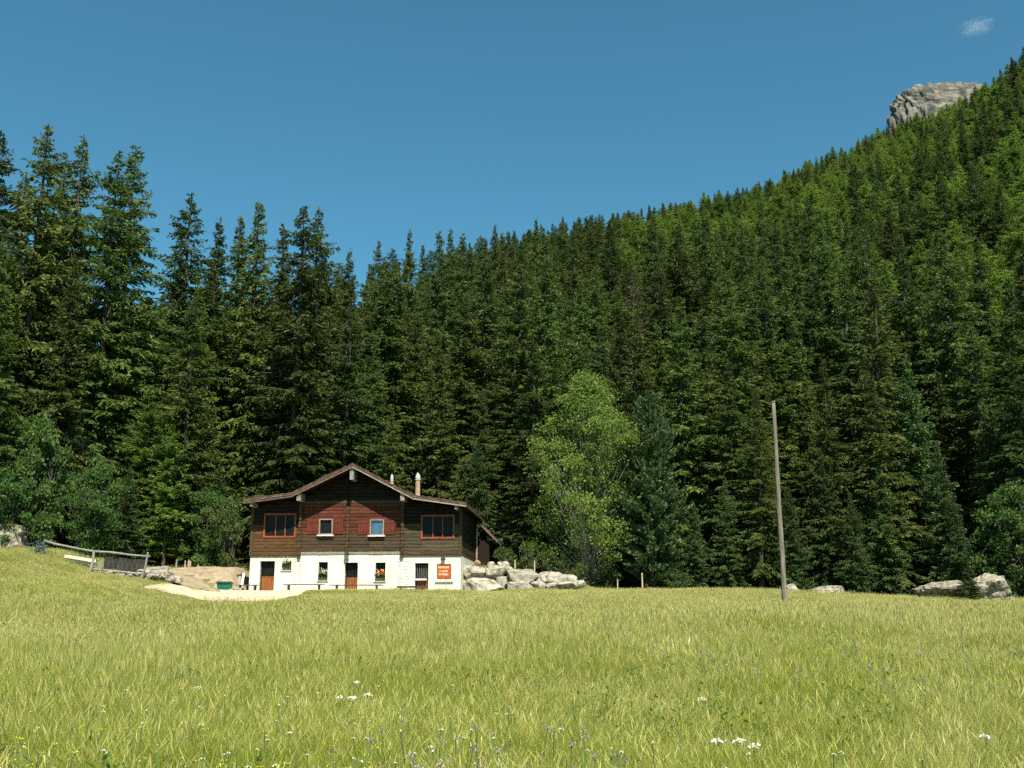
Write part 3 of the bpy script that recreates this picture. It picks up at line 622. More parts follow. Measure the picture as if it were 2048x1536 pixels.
# lantern on the middle beam, lamp over the sign
def lantern(px_, py0, py1, mat, lab):
    x, zt = F(px_, py0, -.25); _, zb = F(px_, py1, -.25); h = zt - zb; o = empty('wall_lantern', HW(x, -.25, zb), -HA)
    MB().tube([(0, 0, 0), (0, 0, h * .06), (0, 0, h * .62)], [.07, .085, .13], 6).build('glass', M['lamp_glass'], o)
    MB().tube([(0, 0, h * .625), (0, 0, h * .72), (0, 0, h * .95), (0, 0, h)], [.16, .15, .035, .02], 6).build('cap', M['iron'], o)
    MB().tube([(0, 0, -.02), (0, 0, -.002)], [.05, .075], 6).build('base', M['iron'], o)
    MB().tube([(0, 0, h * .97), (0, .12, h * 1.08), (0, .27, h * 1.0)], .015, 6).build('bracket', M['iron'], o)
    return tag(o, lab, 'lamp')
lantern(694, 1103, 1118, 'iron', 'dark iron lantern above the middle door of the chalet')
lantern(886, 1112, 1131, 'iron', 'dark wall lamp hanging above the orange red sign')
# gutter and downpipe on the right, chimneys
gx_ = RX[4] + .06; gz_ = RZt[4] - .22; ydp = 8.2
m = MB(); pts = [(math.cos(t) * .075, math.sin(t) * .075) for t in np.linspace(math.pi, 2 * math.pi, 7)]
m.add([(gx_ + a, y, gz_ + b) for y in (-OVH, ydp) for a, b in pts], [(i, i + 1, i + 8, i + 7) for i in range(6)]); m.build('gutter', M['copper'], chalet)
MB().tube([(gx_, ydp - .1, gz_ - .05), (gx_, ydp - .1, gz_ - .2), (W + .1, ydp - .1, gz_ - .55), (W + .1, ydp - .1, H1 - .3), (W + .1, ydp - .1, .5)], .062, 8).build('downpipe', M['copper'], chalet)
def chimney(px_, ly, ptop, rad, label):
    x, zt = F(px_, ptop, ly); zb = zroof(x) - .12; h = zt - zb
    m = MB().tube([(x, ly, zb), (x, ly, zb + .3)], [rad * 1.5, rad * 1.4], 12).tube([(x, ly, zb + .3), (x, ly, zt - .42)], [rad * 1.05, rad * .95], 14)
    c = m.build('chimney', M['clay'], chalet); c['label'] = label
    MB().tube([(x, ly, zt - .46), (x, ly, zt - .40)], [rad * 1.15, rad * 1.15], 14).build('collar', M['zinc'], c)
    MB().tube([(x, ly, zt - .39), (x, ly, zt - .3), (x, ly, zt - .12), (x, ly, zt)], [rad * 1.0, rad * 1.1, rad * .8, rad * .15], 14).build('cowl', M['zinc'], c)
chimney(836, 3.6, 946, .155, 'tall clay chimney with a pale cowl'); chimney(784, 3.6, 948, .095, 'thin flue pipe')
# lean-to at the back right
ax0, az0 = W - .3, zroof(W) - TH - .3
MB().box(W + .02, W + .85, 9.0, 13.5, -.3, az0 - 1.1).build('annexe_wall', M['log_dark_or_shade'], chalet)  # deep shade behind the downpipe painted in as near-black timber
MB().prism([(ax0 + .35, az0 + .25), (W + 1.45, az0 - 1.15), (W + 1.45, az0 - 1.28), (ax0 + .35, az0 + .10)], 8.6, 13.9).build('annexe_roof', M['barge'], chalet)
for y in (8.35, 8.62): MB().box(W + .022, W + .05, y - .12, y + .12, H1 - .1, az0).build('side_board', M['side_red'], chalet)

# ------------------------------------------------------------------ things in front of the chalet
def flower_box(r, mats, lab):
    x0, x1, z0, z1 = r; o = empty('flower_box', HW((x0 + x1) / 2, .03, z0 + .003), -HA); w = (x1 - x0) / 2 - .03
    MB().prism([(-w, .18), (w, .18), (w - .03, 0), (-w + .03, 0)], -.09, .09).build('trough', M['bench_wood'], o)
    rg = np.random.default_rng(int(x0 * 10)); n = 260; p = np.stack([rg.uniform(-w, w, n), rg.uniform(-.12, .1, n), .18 + rg.uniform(0, .32, n) ** 1.2], 1)
    d = rg.normal(size=(n, 3)); d[:, 2] += .5; d /= np.linalg.norm(d, axis=1, keepdims=True)
    link_mesh('leaves', np_mesh('leaves', diamonds(p, d, np.full(n, .1), np.full(n, .07), rg), quads(n), [M['shrub']]), o)
    if mats:
        n = 70; p = np.stack([rg.uniform(-w * .8, w * .8, n), rg.uniform(-.13, .1, n), .36 + rg.uniform(0, .32, n)], 1); d = rg.normal(size=(n, 3)); d /= np.linalg.norm(d, axis=1, keepdims=True)
        link_mesh('blossom', np_mesh('blossom', diamonds(p, d, np.full(n, .08), np.full(n, .08), rg), quads(n), [M[mats]]), o)
    return tag(o, lab, 'flower box', 'flower boxes at the ground floor windows')
flower_box(wA, 'planks', 'green plant trough in the window left of the middle door')
flower_box(wB, 'petal_orange', 'flower trough with orange blossom in the window right of the middle door')
flower_box(wS, 'planks', 'leafy plant in the small square window by the left door')
def bench(x0p, x1p, py, ly, lab, thick=.05, mat='bench_wood', legs=(0.12, .88), dep=.42):
    x0, zt = F(x0p, py, ly); x1, _ = F(x1p, py, ly); L = x1 - x0; gzv = gzf(*HW((x0 + x1) / 2, ly, 0)[:2]) + .02 - FLOOR; h = zt - gzv
    o = empty('bench', HW(x0, ly, gzv), -HA)
    for q in range(2): MB().box(0, L, dep * (q / 2 - .5) + .008, dep * ((q + 1) / 2 - .5) - .008, h - thick, h).build('plank', M[mat], o)
    for t in legs:
        m = MB(); a = L * t
        m.box(a - .035, a + .035, -dep * .42, -dep * .25, 0, h - thick).box(a - .035, a + .035, dep * .25, dep * .42, 0, h - thick).box(a - .03, a + .03, -dep * .25, dep * .25, h - thick - .1, h - thick - .04)
        m.build('leg', M[mat], o)
    return tag(o, lab, 'bench', 'plank benches along the white wall')
bench(568, 648, 1168.5, -1.0, 'plank bench between the left door and the middle door')
bench(661, 766, 1169.5, -1.0, 'long plank bench standing across the middle door')
bench(795, 851, 1172.0, -1.4, 'thick dark plank bench in front of the right door', .1)
bench(476, 515, 1169.5, -.8, 'short plank bench at the left corner of the chalet')
# sign on two posts
sx0, sz1 = F(875, 1130, -1.6); sx1, sz0 = F(901, 1156, -1.6); gs = gzf(*HW((sx0 + sx1) / 2, -1.6, 0)[:2]) - FLOOR
sg = empty('sign', HW(sx0, -1.6, gs), -HA); tag(sg, 'square orange red sign board with pale lettering on two thin posts', 'sign')
SW, SH, SB = sx1 - sx0, sz1 - sz0, sz0 - gs
MB().box(0, SW, 0, .03, SB, SB + SH).build('board', M['sign_red'], sg)
MB().box(-.02, SW + .02, -.012, .035, SB + SH + .001, SB + SH + .06).box(-.02, SW + .02, -.012, .035, SB - .06, SB - .001).box(-.03, -.001, -.012, .035, SB, SB + SH).box(SW + .001, SW + .03, -.012, .035, SB, SB + SH).build('frame', M['sign_edge'], sg)
rs = random.Random(4); m = MB()
for row, (a, b, hh) in enumerate(((.06, .94, .16), (.17, .85, .14), (.07, .88, .17))):
    x = SW * a; zb = SB + SH * (.74 - row * .27); h = SH * hh; tw_ = SH * .028
    while x < SW * b - .05:           # three rows of letter-like strokes, too small in the photo to read
        w = rs.uniform(.040, .060); m.box(x, x + tw_, -.006, -.001, zb, zb + h)
        if rs.random() < .8: m.box(x + w - tw_, x + w, -.006, -.001, zb, zb + h * rs.choice((1, 1, .55)))
        for t in rs.sample((0, .5, 1), 2): m.box(x + tw_ + .001, x + w - tw_ - .001, -.006, -.001, zb + (h - tw_) * t, zb + (h - tw_) * t + tw_)
        x += w + .018
m.build('lettering', M['sign_ink'], sg)
for t in (.2, .66): MB().tube([(SW * t, .05, -.3), (SW * t, .05, SB + SH * .6)], .018, 8).build('post', M['steel'], sg)
# small plaque bracket right of the sign
x0, z0 = F(870, 1164, -.04); x1, _ = F(906, 1165, -.04)
o = tag(MB().box(0, x1 - x0, -.04, .036, -.025, .025).build('wall_batten', M['steel']), 'thin grey batten fixed low on the plaster behind the sign', 'batten'); o.location = HW(x0, -.04, z0); o.rotation_euler = (0, 0, -HA)

# green tub, pale stones and leaning boards at the left corner
Y_t = 61.2; a = P(434, 1185, Y_t); b = P(463, 1185, Y_t); tz = gzf((a[0] + b[0]) / 2, Y_t) + .02; w = (b[0] - a[0]) / 2; hgt = P(448, 1163, Y_t)[2] - tz
o = empty('garbage_bin', ((a[0] + b[0]) / 2, Y_t, tz), .12); tag(o, 'squat dark green plastic bin on the gravel beside the chalet', 'bin')
def frustum(w0, d0, z0, w1, d1, z1): return MB().add([(-w0,-d0,z0),(w0,-d0,z0),(w0,d0,z0),(-w0,d0,z0),(-w1,-d1,z1),(w1,-d1,z1),(w1,d1,z1),(-w1,d1,z1)], [(0,3,2,1),(4,5,6,7),(0,1,5,4),(1,2,6,5),(2,3,7,6),(3,0,4,7)])
frustum(w * .78, .33, 0, w * .98, .42, hgt * .82).build('body', M['green_plastic'], o)
frustum(w * 1.08, .47, hgt * .822, w * 1.08, .47, hgt * .90).build('rim', M['green_lid'], o); frustum(w * 1.04, .44, hgt * .902, w * .8, .3, hgt).build('lid', M['green_lid'], o)
for t in (-.5, 0, .5): MB().box(w * t - .02, w * t + .02, -.425, -.375, .12, hgt * .78, M=Matrix.Rotation(.11, 4, 'X')).build('rib', M['green_plastic'], o)
for i, (px_, py0, py1, wd, lab) in enumerate(((470, 1174, 1187, 9, 'pale stone against the green bin'), (479, 1176, 1187, 7, 'small pale stone between the bin and the bench'), (461, 1176, 1186, 5, 'smallest pale stone at the foot of the bin'))):
    Y = 60.9; q = P(px_, py1, Y); z = gzf(q[0], Y); r = wd * Y / F_PX * .55
    tag(link_mesh('stone', rock_mesh('stone', (r, r * .9, r * .85), 20 + i, [M['rock']], 3), None, (q[0], Y, z + r * .6)), lab, 'stone', 'pale stones by the bin')
for i, (px0, py0, px1, py1, mt, lab) in enumerate(((481, 1183, 488, 1146, 'planks', 'pale board leaning on the left corner of the chalet'), (476, 1182, 480, 1152, 'weathered', 'grey board leaning beside the pale one at the corner'))):
    A = P(px0, py0, 62.7); A[2] = gzf(A[0], 62.7); B = P(px1, py1, 63.9 + .1 * i); d = Vector(B - A)
    tag(MB().box(-.07, .07, -.018, .018, 0, d.length, M=d.to_track_quat('Z', 'Y').to_matrix().to_4x4()).build('board', M[mt], None, A), lab, 'board')

# ------------------------------------------------------------------ boulder wall right of the chalet
bw_c = P(1030, 1185, 64.4); bw = empty('boulder_wall', (bw_c[0], bw_c[1], gzf(bw_c[0], bw_c[1])))
tag(bw, 'dry wall of big pale boulders beside the white ground floor', 'stone wall')
stones = [(924, 968, 1128, 1158, 0), (966, 1012, 1129, 1158, .1), (1009, 1026, 1130, 1145, .15), (1014, 1077, 1137, 1167, .05), (1072, 1126, 1142, 1166, .1), (1122, 1151, 1146, 1164, .1),
          (936, 1002, 1154, 1190, -.35), (994, 1020, 1152, 1186, -.3), (1012, 1070, 1160, 1190, -.3), (1062, 1096, 1160, 1182, -.25), (1092, 1150, 1160, 1178, -.2), (1144, 1172, 1157, 1174, 0),
          (918, 938, 1146, 1190, -.15), (926, 948, 1181, 1194, -.6), (968, 990, 1181, 1193, -.6), (1040, 1062, 1182, 1192, -.6)]
for i, (x0, x1, y0, y1, dy) in enumerate(stones):
    Y = 64.3 + dy; a, b = P(x0, y1, Y), P(x1, y0, Y); rx, rz_ = (b[0] - a[0]) / 2, (b[2] - a[2]) / 2
    me = rock_mesh('stone', (rx * 1.2, max(.35, rx * .95), rz_ * 1.12), 40 + i, [M['rock']], 4, .16, 1.5, .62)
    link_mesh('stone', me, bw, ((a[0] + b[0]) / 2 - bw_c[0], Y + .1 - bw_c[1], (a[2] + b[2]) / 2 - .1 - bw.location.z))
for i, (px_, py_, lab) in enumerate(((955, 1124, 'pinkish'), (983, 1127, 'flat'), (1000, 1127, 'squat'), (1012, 1126, 'pointed'))):
    q = P(px_, py_, 64.7); r = .17 + .03 * (i % 2)
    link_mesh('cap_stone', rock_mesh('cap_stone', (r * 1.2, r, r), 70 + i, [M['clay'] if i == 0 else M['rock']], 3), bw, (q[0] - bw_c[0], 64.75 - bw_c[1], q[2] - .05 - bw.location.z))
def stake(px_, y0, y1, Y, r, lab, mat='stake', tilt=0.0, name='stake', group='short wooden stakes'):
    t = P(px_, y0, Y); z = gzf(t[0], Y); o = MB().tube([(0, 0, -.25), (tilt * .5, 0, (t[2] - z) * .5), (tilt, 0, t[2] - z)], [r * 1.1, r, r * .85], 7).build(name, M[mat], None, (t[0], Y, z))
    return tag(o, lab, 'stake', group)
for px_, y0, lab in ((1030, 1120, 'pale stake standing behind the boulder wall, nearer the chalet'), (1069, 1121, 'pale stake standing behind the boulder wall, farther from the chalet')): stake(px_, y0, 0, 66.2, .045, lab)
stake(1235, 1158, 0, 63.5, .035, 'thin pale stake at the meadow edge below the birch'); stake(1284, 1146, 0, 67.5, .05, 'pale stake at the foot of the swiss pine')
# ------------------------------------------------------------------ garden fence and odds and ends on the left
YF = 57.0
fe_c = P(190, 1145, YF); fe = empty('garden_fence', (fe_c[0], YF, gzf(fe_c[0], YF))); tag(fe, 'crooked grey pole fence with one long sagging top rail', 'fence')
def rel(p, o): return (p[0] - o.location.x, p[1] - o.location.y, p[2] - o.location.z)
MB().tube([rel(P(*q, YF), fe) for q in ((88, 1081), (110, 1088), (140, 1094), (170, 1100), (190, 1103), (225, 1105), (262, 1110), (300, 1113))], [.055, .06, .055, .05, .06, .062, .05, .045], 8).build('top_rail', M['rail'], fe)
MB().tube([rel(P(*q, YF + .05), fe) for q in ((186, 1138), (235, 1143), (288, 1148))], [.05, .05, .045], 7).build('lower_rail', M['rail'], fe)
for x0, y0, x1, y1, r in ((181, 1150, 188, 1100, .075), (284, 1160, 296, 1104, .06), (202, 1146, 204, 1117, .05), (84, 1112, 86, 1084, .07)):
    MB().tube([rel(P(x0, y1 + (y1 - y1) + 0, YF - .1), fe)[:2] + (rel((0, 0, gzf(P(x0, y0, YF)[0], YF)), fe)[2] - .25,), rel(P((x0 + x1) / 2 + 1, (y0 + y1) / 2, YF - .1), fe), rel(P(x1, y1, YF - .1), fe)], [r * 1.1, r, r * .85], 7).build('post', M['weathered'], fe)
# teal net bundled over the fence end
rg = np.random.default_rng(2); c = P(83, 1092, YF); n = 420
o = empty('net_bundle', (c[0], YF - .15, gzf(c[0], YF))); hh = c[2] - o.location.z
q = rg.normal(size=(n, 3)) * [.22, .18, .32] + [0, 0, hh - .12]; q[:, 2] -= rg.uniform(0, .35, n); d = rg.normal(size=(n, 3)); d /= np.linalg.norm(d, axis=1, keepdims=True)
link_mesh('mesh_folds', np_mesh('mesh_folds', diamonds(q, d, rg.uniform(.12, .3, n), np.full(n, .045), rg), quads(n), [M['teal']]), o)
MB().tube([(0, .05, -.2), (0, .05, hh)], .05, 7).build('stick', M['weathered'], o)
tag(o, 'teal garden net bunched over the upper end of the fence', 'net')
# pale planks stacked behind the fence
a, b = P(134, 1118, 58.2), P(196, 1128, 58.2); d = Vector(b - a); L = d.length
o = empty('plank_stack', (a[0], 58.2, gzf((a[0] + b[0]) / 2, 58.2))); ang = -math.atan2(b[2] - a[2], b[0] - a[0]); tag(o, 'stack of fresh pale planks lying behind the fence', 'planks')
for j in range(4):
    Mx = Matrix.Translation((.08 * (j % 2), .12 * j - .2, a[2] - o.location.z - .17 * j + .22)) @ Matrix.Rotation(ang + .02 * j, 4, 'Y')
    MB().box(0, L * (1 - .06 * (j % 3)), -.13, .13, -.155, .0, M=Mx).build('plank', M['planks'], o)
MB().box(.1, .25, -.2, .3, -.4, a[2] - o.location.z - .45).box(L - .35, L - .2, -.2, .3, -.6, b[2] - o.location.z - .45).build('bearer', M['weathered'], o)
# dark old boards leaning behind the fence
a, b = P(208, 1112, 58.6), P(292, 1118, 58.6); zb = gzf(a[0] + 1, 58.6)
o = empty('board_screen', (a[0], 58.6, zb)); tag(o, 'dark old boards leaning upright behind the lower fence rail', 'boards')
nb_ = 9; wv = (b[0] - a[0]) / nb_
for j in range(nb_):
    MB().box(j * wv + .012, (j + 1) * wv - .012, 0, .04, -.4, a[2] - zb - .04 * j * .5 - .1 * random.Random(j).random(), M=Matrix.Rotation(-.08, 4, 'X')).build('board', M['tarp_dark'], o)
# heap of grey sheets and stones right of the fence
for i, (px_, py_, rx, rz_, Y, mt, lab) in enumerate(((312, 1137, .85, .28, 59.0, 'rock', 'long pale slab on the heap right of the fence'), (286, 1146, .4, .2, 58, 'rock', 'small pale rock under the lower fence rail'),
        (325, 1145, .75, .2, 58.6, 'lichen_rock', 'low grey slab beneath the long pale slab'), (300, 1151, .55, .17, 57.6, 'lichen_rock', 'flat grey stone at the foot of the last fence post'), (345, 1150, .5, .18, 58.9, 'rock', 'pale stone at the right end of the heap'),
        (222, 1147, .3, .14, 57.3, 'rock', 'small pale stone in the grass by the short fence post'), (245, 1150, .35, .13, 57.4, 'rock', 'flat pale stone midway below the fence'), (265, 1152, .3, .14, 57.3, 'lichen_rock', 'small grey stone near the last fence post'))):
    q = P(px_, py_, Y); g = gzf(q[0], Y)
    tag(link_mesh('stone', rock_mesh('stone', (rx, .45, rz_ * 1.3), 90 + i, [M[mt]], 4, .2, 1.6, .7), None, (q[0], Y, max(g + rz_ * .35, min(q[2], g + rz_ * 1.1)))), lab, 'stone', 'stones by the garden fence')
for i, (px_, y0, t, mt, lab) in enumerate(((353, 1119, .03, 'weathered', 'grey stake left of the yellow stakes on the bank'), (371, 1121, -.02, 'stake', 'leftmost of the clustered yellow stakes on the bank'), (377, 1119, .03, 'stake', 'tallest of the clustered yellow stakes on the bank'),
        (381, 1122, 0, 'stake', 'rightmost of the clustered yellow stakes on the bank'), (395, 1129, .06, 'weathered', 'leaning pale stake right of the yellow stakes'), (408, 1135, .02, 'weathered', 'short grey stub of a stake on the bank crest'), (459, 1128, 0, 'stake', 'pale stake on the bank near the chalet'))):
    stake(px_, y0, 0, 66.6, .055, lab, mt, t)
# big rock at the left edge, boulders on the right
def boulder(px0, px1, py0, py1, Y, seed, lab, mat='lichen_rock', boxy=.7, amp=.2):
    a, b = P(px0, py1, Y), P(px1, py0, Y); cx = (a[0] + b[0]) / 2; g = gzf(cx, Y); rx = (b[0] - a[0]) / 2; top = b[2]; h = max(.3, top - g)
    return tag(link_mesh('boulder', rock_mesh('boulder', (rx * 1.12, rx * .95, h * .62), seed, [M[mat]], 5, amp, 1.4, boxy), None, (cx, Y + rx * .5, g + h * .46)), lab, 'boulder')
boulder(-60, 40, 1050, 1100, 60, 3, 'pale rock under the trees at the left edge')
boulder(1840, 1930, 1163, 1203, 63.2, 21, 'low broad lichen covered boulder left of the little spruce', boxy=.6)
boulder(1942, 2030, 1153, 1206, 63.4, 6, 'peaked cracked boulder right of the little spruce', boxy=.95, amp=.26)
boulder(1622, 1692, 1172, 1188, 65.0, 9, 'flat grey slab in the grass right of the pole'); boulder(1574, 1596, 1169, 1180, 65.5, 12, 'small pale rock just behind the pole', 'rock')
boulder(1932, 1958, 1198, 1208, 62.0, 15, 'small pale stone in front of the little spruce', 'rock'); boulder(2010, 2032, 1196, 1206, 62.6, 16, 'small mossy stone at the right foot of the peaked boulder')
# pole
t = P(1546.5, 805, 47.0); b = P(1570, 1215, 47.0); gzp = gzf(b[0], 47.0)
po = empty('utility_pole', (b[0], 47.0, gzp)); tag(po, 'tall bare weathered wooden pole standing alone in the meadow', 'pole')
hp = t[2] - gzp; MB().tube([(0, 0, -.6)] + [((t[0] - b[0]) * k + .012 * math.sin(k * 9), 0, hp * k) for k in np.linspace(0, 1, 9)], [.128] + list(np.linspace(.126, .080, 9)), 12).build('shaft', M['pole'], po, smooth=True)
MB().tube([(t[0] - b[0], 0, hp + .002), (t[0] - b[0], 0, hp + .05)], [.10, .08], 12).build('cap', M['pole'], po)
for k in (.93, .955): MB().tube([((t[0] - b[0]) * k - .13, -.02, hp * k), ((t[0] - b[0]) * k + .13, -.02, hp * k)], .012, 6).build('bolt', M['iron'], po)

# ------------------------------------------------------------------ trees that can be told apart
BR = Kind('birch', broadleaf(5, 15, 4.4, 2.0, 410, 120, .165, .66, .88, lump=.34, trunk_r=.15, lean=.0), M['birch'], M['birchbark'], 15, 3.7)
PI_ = Kind('pine', conifer(95, 12, 2.0, .05, .26, 9, 60, .40, .13, (.25, 1.1), -.15, -.75, .36, .3), M['pine'], M['bark'], 12, 2.0)
MA = [Kind('maple%d' % i, broadleaf(60 + i, 9, 3.4, .5, 105, 130, .23, (.62, .8, .7)[i], (.9, 1.3, 1.1)[i], trunk_r=.12, stems=3 + i % 2, lump=.5), M['maple'], M['bark'], 9, 3.4) for i in range(3)]
SHB = [Kind('shrub%d' % i, broadleaf(80 + i, 2, 1.1, .15, 36, 60, .13, .32, 1.0, trunk_r=.03, stems=4), M['shrub'], M['bark'], 2, 1.1) for i in range(2)]
def by_px(kind, name, px_, ptop, Y, rpx, lab, cat='tree', group=None, rz=0.0, minh=.5):
    t = P(px_, ptop, Y); h = max(minh, t[2] - gzf(t[0], Y)); return kind.place(name, t[0], Y, h, rpx * Y / F_PX, lab, cat, group, rz)
by_px(BR, 'birch_tree', 1172, 758, 70.0, 100, 'bright yellow green leafy tree standing out before the dark forest', rz=2.2)
by_px(PI_, 'pine_tree', 1296, 800, 68.6, 66, 'dense blue green pine right beside the bright leafy tree', rz=1)
by_px(MA[0], 'leafy_tree', 88, 838, 62.5, 66, 'broad dark green leafy tree above the upper end of the fence', rz=.4)
by_px(MA[1], 'leafy_tree', 196, 935, 62.5, 56, 'rounded dark leafy tree behind the middle of the fence', rz=1.4)
by_px(MA[2], 'leafy_tree', 22, 930, 60.5, 56, 'dark leafy tree over the pale rock at the left edge', rz=2.4)
by_px(LARCH[0], 'larch_tree', 300, 770, 67.5, 66, 'fresh green larch with two tops behind the fence', rz=.3)
by_px(LARCH[2], 'larch_tree', 345, 850, 67.0, 55, 'smaller green larch between the fence and the chalet', rz=2.3)
by_px(MA[1], 'leafy_tree', 418, 985, 68.0, 52, 'low dark leafy tree over the earth bank', rz=3.4)
by_px(SHB[0], 'sapling', 462, 1010, 66.5, 28, 'slender pale sapling against the left corner of the chalet', 'sapling', rz=1)
by_px(MA[2], 'leafy_tree', 2020, 968, 66.0, 72, 'rounded bright green leafy tree behind the peaked boulder', rz=.9)
by_px(MA[0], 'leafy_tree', -40, 690, 62.0, 85, 'tall green leafy tree cut by the left edge of the picture', rz=5)
for i, (a_, t_, Y, r_, lab) in enumerate(((1010, 1095, 67.5, 22, 'low bush just behind the boulder wall beside the chalet'), (1052, 1088, 68, 26, 'tallest low bush behind the boulder wall'), (1092, 1104, 67.5, 22, 'low bush behind the middle of the boulder wall'),
        (1130, 1118, 67, 20, 'low bush near the end of the boulder wall'), (1160, 1128, 67, 18, 'low bush at the end of the boulder wall'), (1355, 1143, 66.5, 26, 'small yellowish bush at the meadow edge right of the pine'), (1215, 1130, 69, 28, 'shady bush under the bright leafy tree'), (1330, 1120, 69.5, 28, 'dark bush under the right side of the pine'))):
    by_px(SHB[i % 2], 'bush', a_, t_, Y, r_, lab, 'bush', None, i * 1.3)
by_px(YOUNG[0], 'spruce_tree', 1936, 1128, 61.6, 30, 'tiny young spruce between the two boulders', 'spruce', rz=.5)
edge = [(1385, 1000, 68.2, 42), (1450, 955, 69.5, 50), (1500, 890, 71.5, 62), (1575, 970, 68.4, 48), (1640, 895, 70.5, 62), (1700, 985, 68.2, 44), (1755, 930, 69.5, 60), (1812, 705, 72.5, 92), (1870, 880, 69.5, 66), (1905, 990, 68.0, 42), (1965, 800, 71.5, 72), (2045, 880, 70, 60), (1240, 1010, 72.5, 45), (1120, 1000, 74, 50), (1030, 960, 75.5, 50), (955, 880, 76.5, 56), (440, 930, 70.5, 46), (388, 900, 69.5, 46), (150, 800, 66, 62), (262, 930, 64.5, 44)]
for i, (a_, t_, Y, r_) in enumerate(edge):
    o = by_px(YOUNG[i % 3], 'spruce_tree', a_, t_, Y, r_, 'x', 'spruce', 'young spruces along the forest edge', i * 1.1)
    o['label'] = ['young spruce left of the pole, next after the pine', 'bushy young spruce midway between pine and pole', 'tall young spruce directly left of the pole', 'young spruce just right of the pole foot', 'broad young spruce above the flat grey slab', 'short young spruce right of the flat grey slab',
                  'dark young spruce left of the low broad boulder', 'large broad dark spruce towering behind the low broad boulder', 'dark spruce directly above the two boulders', 'short young spruce behind the tiny one between the boulders', 'tall young spruce behind the rounded tree on the right', 'young spruce at the right edge of the picture',
                  'young spruce between the bright leafy tree and the pine', 'shady young spruce left under the bright leafy tree', 'young spruce above the low bushes behind the boulder wall', 'young spruce directly right of the chalet roof', 'young spruce directly left of the chalet roof', 'young spruce right of the fresh green larches', 'dark spruce between the two leafy trees above the fence', 'small spruce above the last fence post'][i]
sky_trees = [(3, 262, 66, 4.2, 0), (97, 250, 68, 4.4, 1), (168, 270, 70.5, 4.2, 2), (238, 302, 69.5, 4.0, 0), (273, 293, 72, 4.2, 3), (134, 312, 74, 3.8, 1), (52, 345, 72, 4.0, 2), (383, 388, 78, 4.4, 1), (440, 435, 82, 3.5, 5), (482, 428, 85, 3.4, 4), (520, 403, 81, 3.8, 6), (568, 450, 80, 3.4, 7),
             (608, 412, 75.5, 4.6, 0), (638, 415, 78, 4.0, 2), (700, 498, 92, 2.8, 4), (758, 482, 98, 2.9, 1), (820, 457, 106, 2.6, 5), (879, 463, 101, 3.0, 3), (901, 458, 109, 2.6, 6), (925, 466, 104, 2.8, 7), (990, 447, 122, 2.6, 4), (1072, 435, 165, 2.7, 5), (1455, 380, 300, 3.0, 4), (2000, 138, 300, 3.4, 6), (2022, 112, 285, 3.6, 5), (2046, 92, 280, 3.6, 4)]
ordn = ['first', 'second', 'third', 'fourth', 'fifth', 'sixth', 'seventh', 'eighth', 'ninth', 'tenth', 'eleventh', 'twelfth', 'thirteenth', 'fourteenth', 'fifteenth', 'sixteenth', 'seventeenth', 'eighteenth', 'nineteenth', 'twentieth', 'twenty-first', 'twenty-second', 'twenty-third', 'twenty-fourth', 'twenty-fifth', 'twenty-sixth']
special = []
BOTH = OLD + SLIM
for i, (a_, t_, Y, r_, kd) in enumerate(sorted(sky_trees)):
    t = P(a_, t_, Y); h = t[2] - gzf(t[0], Y)
    BOTH[kd].place('spruce_tree', t[0], Y, h, r_ * (1.0 if kd < 4 else .95), 'tall spruce whose tip is the %s from the left on the skyline' % ordn[i], 'spruce', 'tall spruces breaking the skyline', i * 1.9)
    special.append((t[0], Y))
t = P(1732, 580, 84); DEAD.place('spruce_tree', t[0], 84, t[2] - gzf(t[0], 84), 2.3, 'biggest dry brown spruce among the green ones, high above the boulders', 'spruce')
special.append((t[0], 84))

# ------------------------------------------------------------------ the forest on the hillside
SKY_X = [-600, 0, 60, 100, 200, 280, 300, 330, 383, 440, 520, 560, 640, 672, 690, 760, 820, 900, 1024, 1100, 1300, 1500, 1650, 1780, 1900, 1990, 2048, 2400]
SKY_Y = [520, 470, 440, 440, 460, 500, 550, 530, 540, 545, 520, 530, 500, 545, 540, 505, 500, 485, 470, 450, 420, 380, 312, 258, 215, 160, 112, 20]
rg = np.random.default_rng(77); pts = []
Y = 61.0
while Y < 520:
    sp_ = 4.8 if Y < 110 else 4.8 + (Y - 110) * .004
    X = np.arange(-.66 * Y - 4, .66 * Y + 4, sp_); X = X + rg.uniform(-.42, .42, len(X)) * sp_; YY = Y + rg.uniform(-.4, .4, len(X)) * sp_
    R, _ = ridge(X / YY); k = (YY > forest_edge(X)) & (YY < R + 12); pts.append(np.stack([X[k], YY[k]], 1)); Y += sp_ * .9
pts = np.concatenate(pts); sp_a = np.array(special)
dmin = np.sqrt(((pts[:, None] - sp_a[None]) ** 2).sum(-1)).min(1); pts = pts[dmin > 2.6]
Z = gz(pts[:, 0], pts[:, 1]); n = len(pts)
depth = pts[:, 1] - forest_edge(pts[:, 0]); u = pts[:, 0] / pts[:, 1]
hts = rg.uniform(15.5, 26, n) + 1.5 * np.sin(pts[:, 0] * .15 + pts[:, 1] * .1); hts = np.where(rg.random(n) < .16, hts * rg.uniform(.5, .75, n), hts)
hts = np.where(depth < 5, hts * rg.uniform(.55, .95, n), hts)
